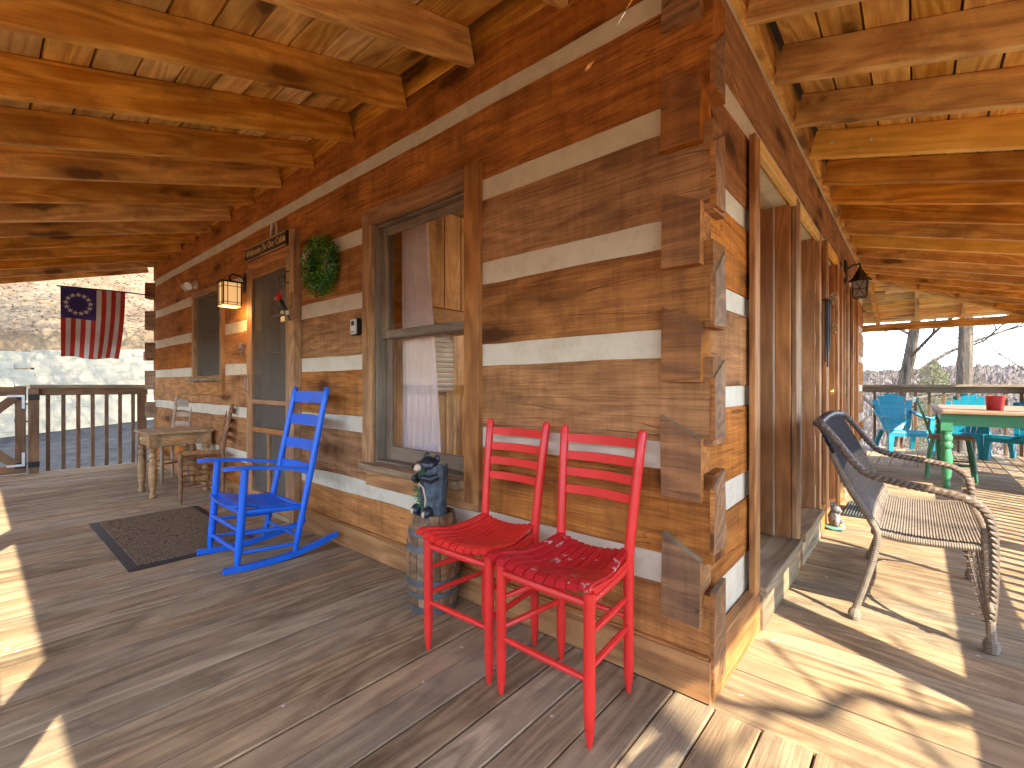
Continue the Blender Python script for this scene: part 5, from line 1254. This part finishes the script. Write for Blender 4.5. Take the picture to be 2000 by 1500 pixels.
# ============================================================ BRUSH AND LEAVES
def brush(name, label, pts, n, hmin, hmax, mat, w=.006, seed=1):
    rnd = random.Random(seed); q = MB()
    for i in range(n):
        x, y = pts(rnd); z = gz(x, y); h = rnd.uniform(hmin, hmax); c = Vector((x, y, z - .05)); d = Vector((rnd.gauss(0, .45), rnd.gauss(0, .45), 1)).normalized()
        prev = c; ww = w * (1 + math.hypot(x - CAMP.x, y - CAMP.y) * .03)
        for s in range(3):
            d2 = (d + Vector((rnd.gauss(0, .3), rnd.gauss(0, .3), rnd.gauss(0, .2)))).normalized(); nx_ = prev + d2 * h / 3; e = Vector((rnd.gauss(0, 1), rnd.gauss(0, 1), 0)).normalized() * ww
            q.add([prev - e, prev + e, nx_ + e * .6, nx_ - e * .6], [(0, 1, 2, 3)]); prev = nx_
            if rnd.random() < .6:
                b = prev + Vector((rnd.gauss(0, .5), rnd.gauss(0, .5), rnd.gauss(.2, .3))) * h * .35; q.add([prev - e * .4, prev + e * .4, b], [(0, 1, 2)])
    return tag(q.build(name, mat), label, 'brush', kind='stuff')
def ptsR(rnd):
    d = 9 + 40 * rnd.random() ** 1.5; px = rnd.uniform(1640, 2150); return atpx(px, d)
brush('brush_thicket', 'tangled pale winter brush growing on the slope beyond the back railing', ptsR, 16000, .5, 1.9, 'brush', .006, 2)
brush('twig_thicket', 'grey bare twigs among the brush beyond the back railing', ptsR, 7000, .8, 2.6, 'twig', .005, 3)
q = MB(); rnd = random.Random(9)
for i in range(9000):
    x, y = ptsR(rnd); z = gz(x, y) + rnd.uniform(0, .1) + (rnd.random() ** 3) * 1.5; s = rnd.uniform(.03, .08) * (1 + .02 * y); a = Vector((rnd.gauss(0, 1), rnd.gauss(0, 1), rnd.gauss(0, 1))).normalized() * s; b = a.orthogonal().normalized() * s * .6; c = Vector((x, y, z)); q.add([c - a, c + b, c + a, c - b], [(0, 1, 2, 3)])
tag(q.build('dead_leaves', 'leaf'), 'dead brown leaves clinging in the brush beyond the railing', 'leaves', kind='stuff')
# far forest on the ridges
q = MB(); rnd = random.Random(15)
for i in range(12000):
    d = rnd.uniform(60, 640); px = rnd.uniform(1600, 2200); x, y = atpx(px, d); z = gz(x, y); h = rnd.uniform(2.2, 4.5) * (.6 if d < 120 else 1); w_ = h * .28
    for k in range(3):
        a = rnd.uniform(0, 3.14); u = Vector((math.cos(a), math.sin(a), 0)) * w_ * rnd.uniform(.5, 1); c = Vector((x + rnd.gauss(0, w_ * .5), y + rnd.gauss(0, w_ * .5), z)); q.add([c - u * .5, c + u * .5, c + u + Vector((0, 0, h * .6)), c + Vector((0, 0, h * rnd.uniform(.8, 1.1))), c - u + Vector((0, 0, h * .55))], [(0, 1, 2, 3, 4)])
g = G('far bare forest'); v = g.coord((1, 1, 1), False); n1 = g.noise(v, .11, 4, .7); n2 = g.noise(v, 1.3, 3, .7)
M['forest'] = g.fin(g.mix(g.ramp(n2, (.35, 0.), (.65, 1.)), g.ramp(n1, (.38, (.13, .10, .10)), (.52, (.19, .15, .13)), (.66, (.11, .115, .07))), (.21, .175, .16)), .95)
tag(q.build('far_forest', 'forest'), 'bare brown and mauve forest covering the far ridges', 'forest', kind='stuff')

# added out-of-view lamp, brightens the dark room behind the glass
pl_ = thing('added_room_lamp', 'added out-of-view lamp that brightens the cabin room behind the windows', 'lamp', (-1.6, 2.2, 2.1))
q = MB(); q.lathe([(.02, .06), (.05, .05), (.14, -.06)], n=20); q.build('lamp_shade', 'rust', pl_, smooth=True); q = MB(); q.ball((0, 0, -.04), .035); q.build('bulb', 'bulb', pl_, smooth=True); q = MB(); q.tube([(0, 0, .06), (0, 0, .36)], .006, 6); q.build('cord', 'black', pl_)
il = bpy.data.lights.new('added_room_light', 'POINT'); il.energy = 6; il.color = (1, .80, .56); il.shadow_soft_size = .12; io = bpy.data.objects.new('added_room_light', il); col.objects.link(io); io.parent = pl_; io.location = (0, 0, -.12)
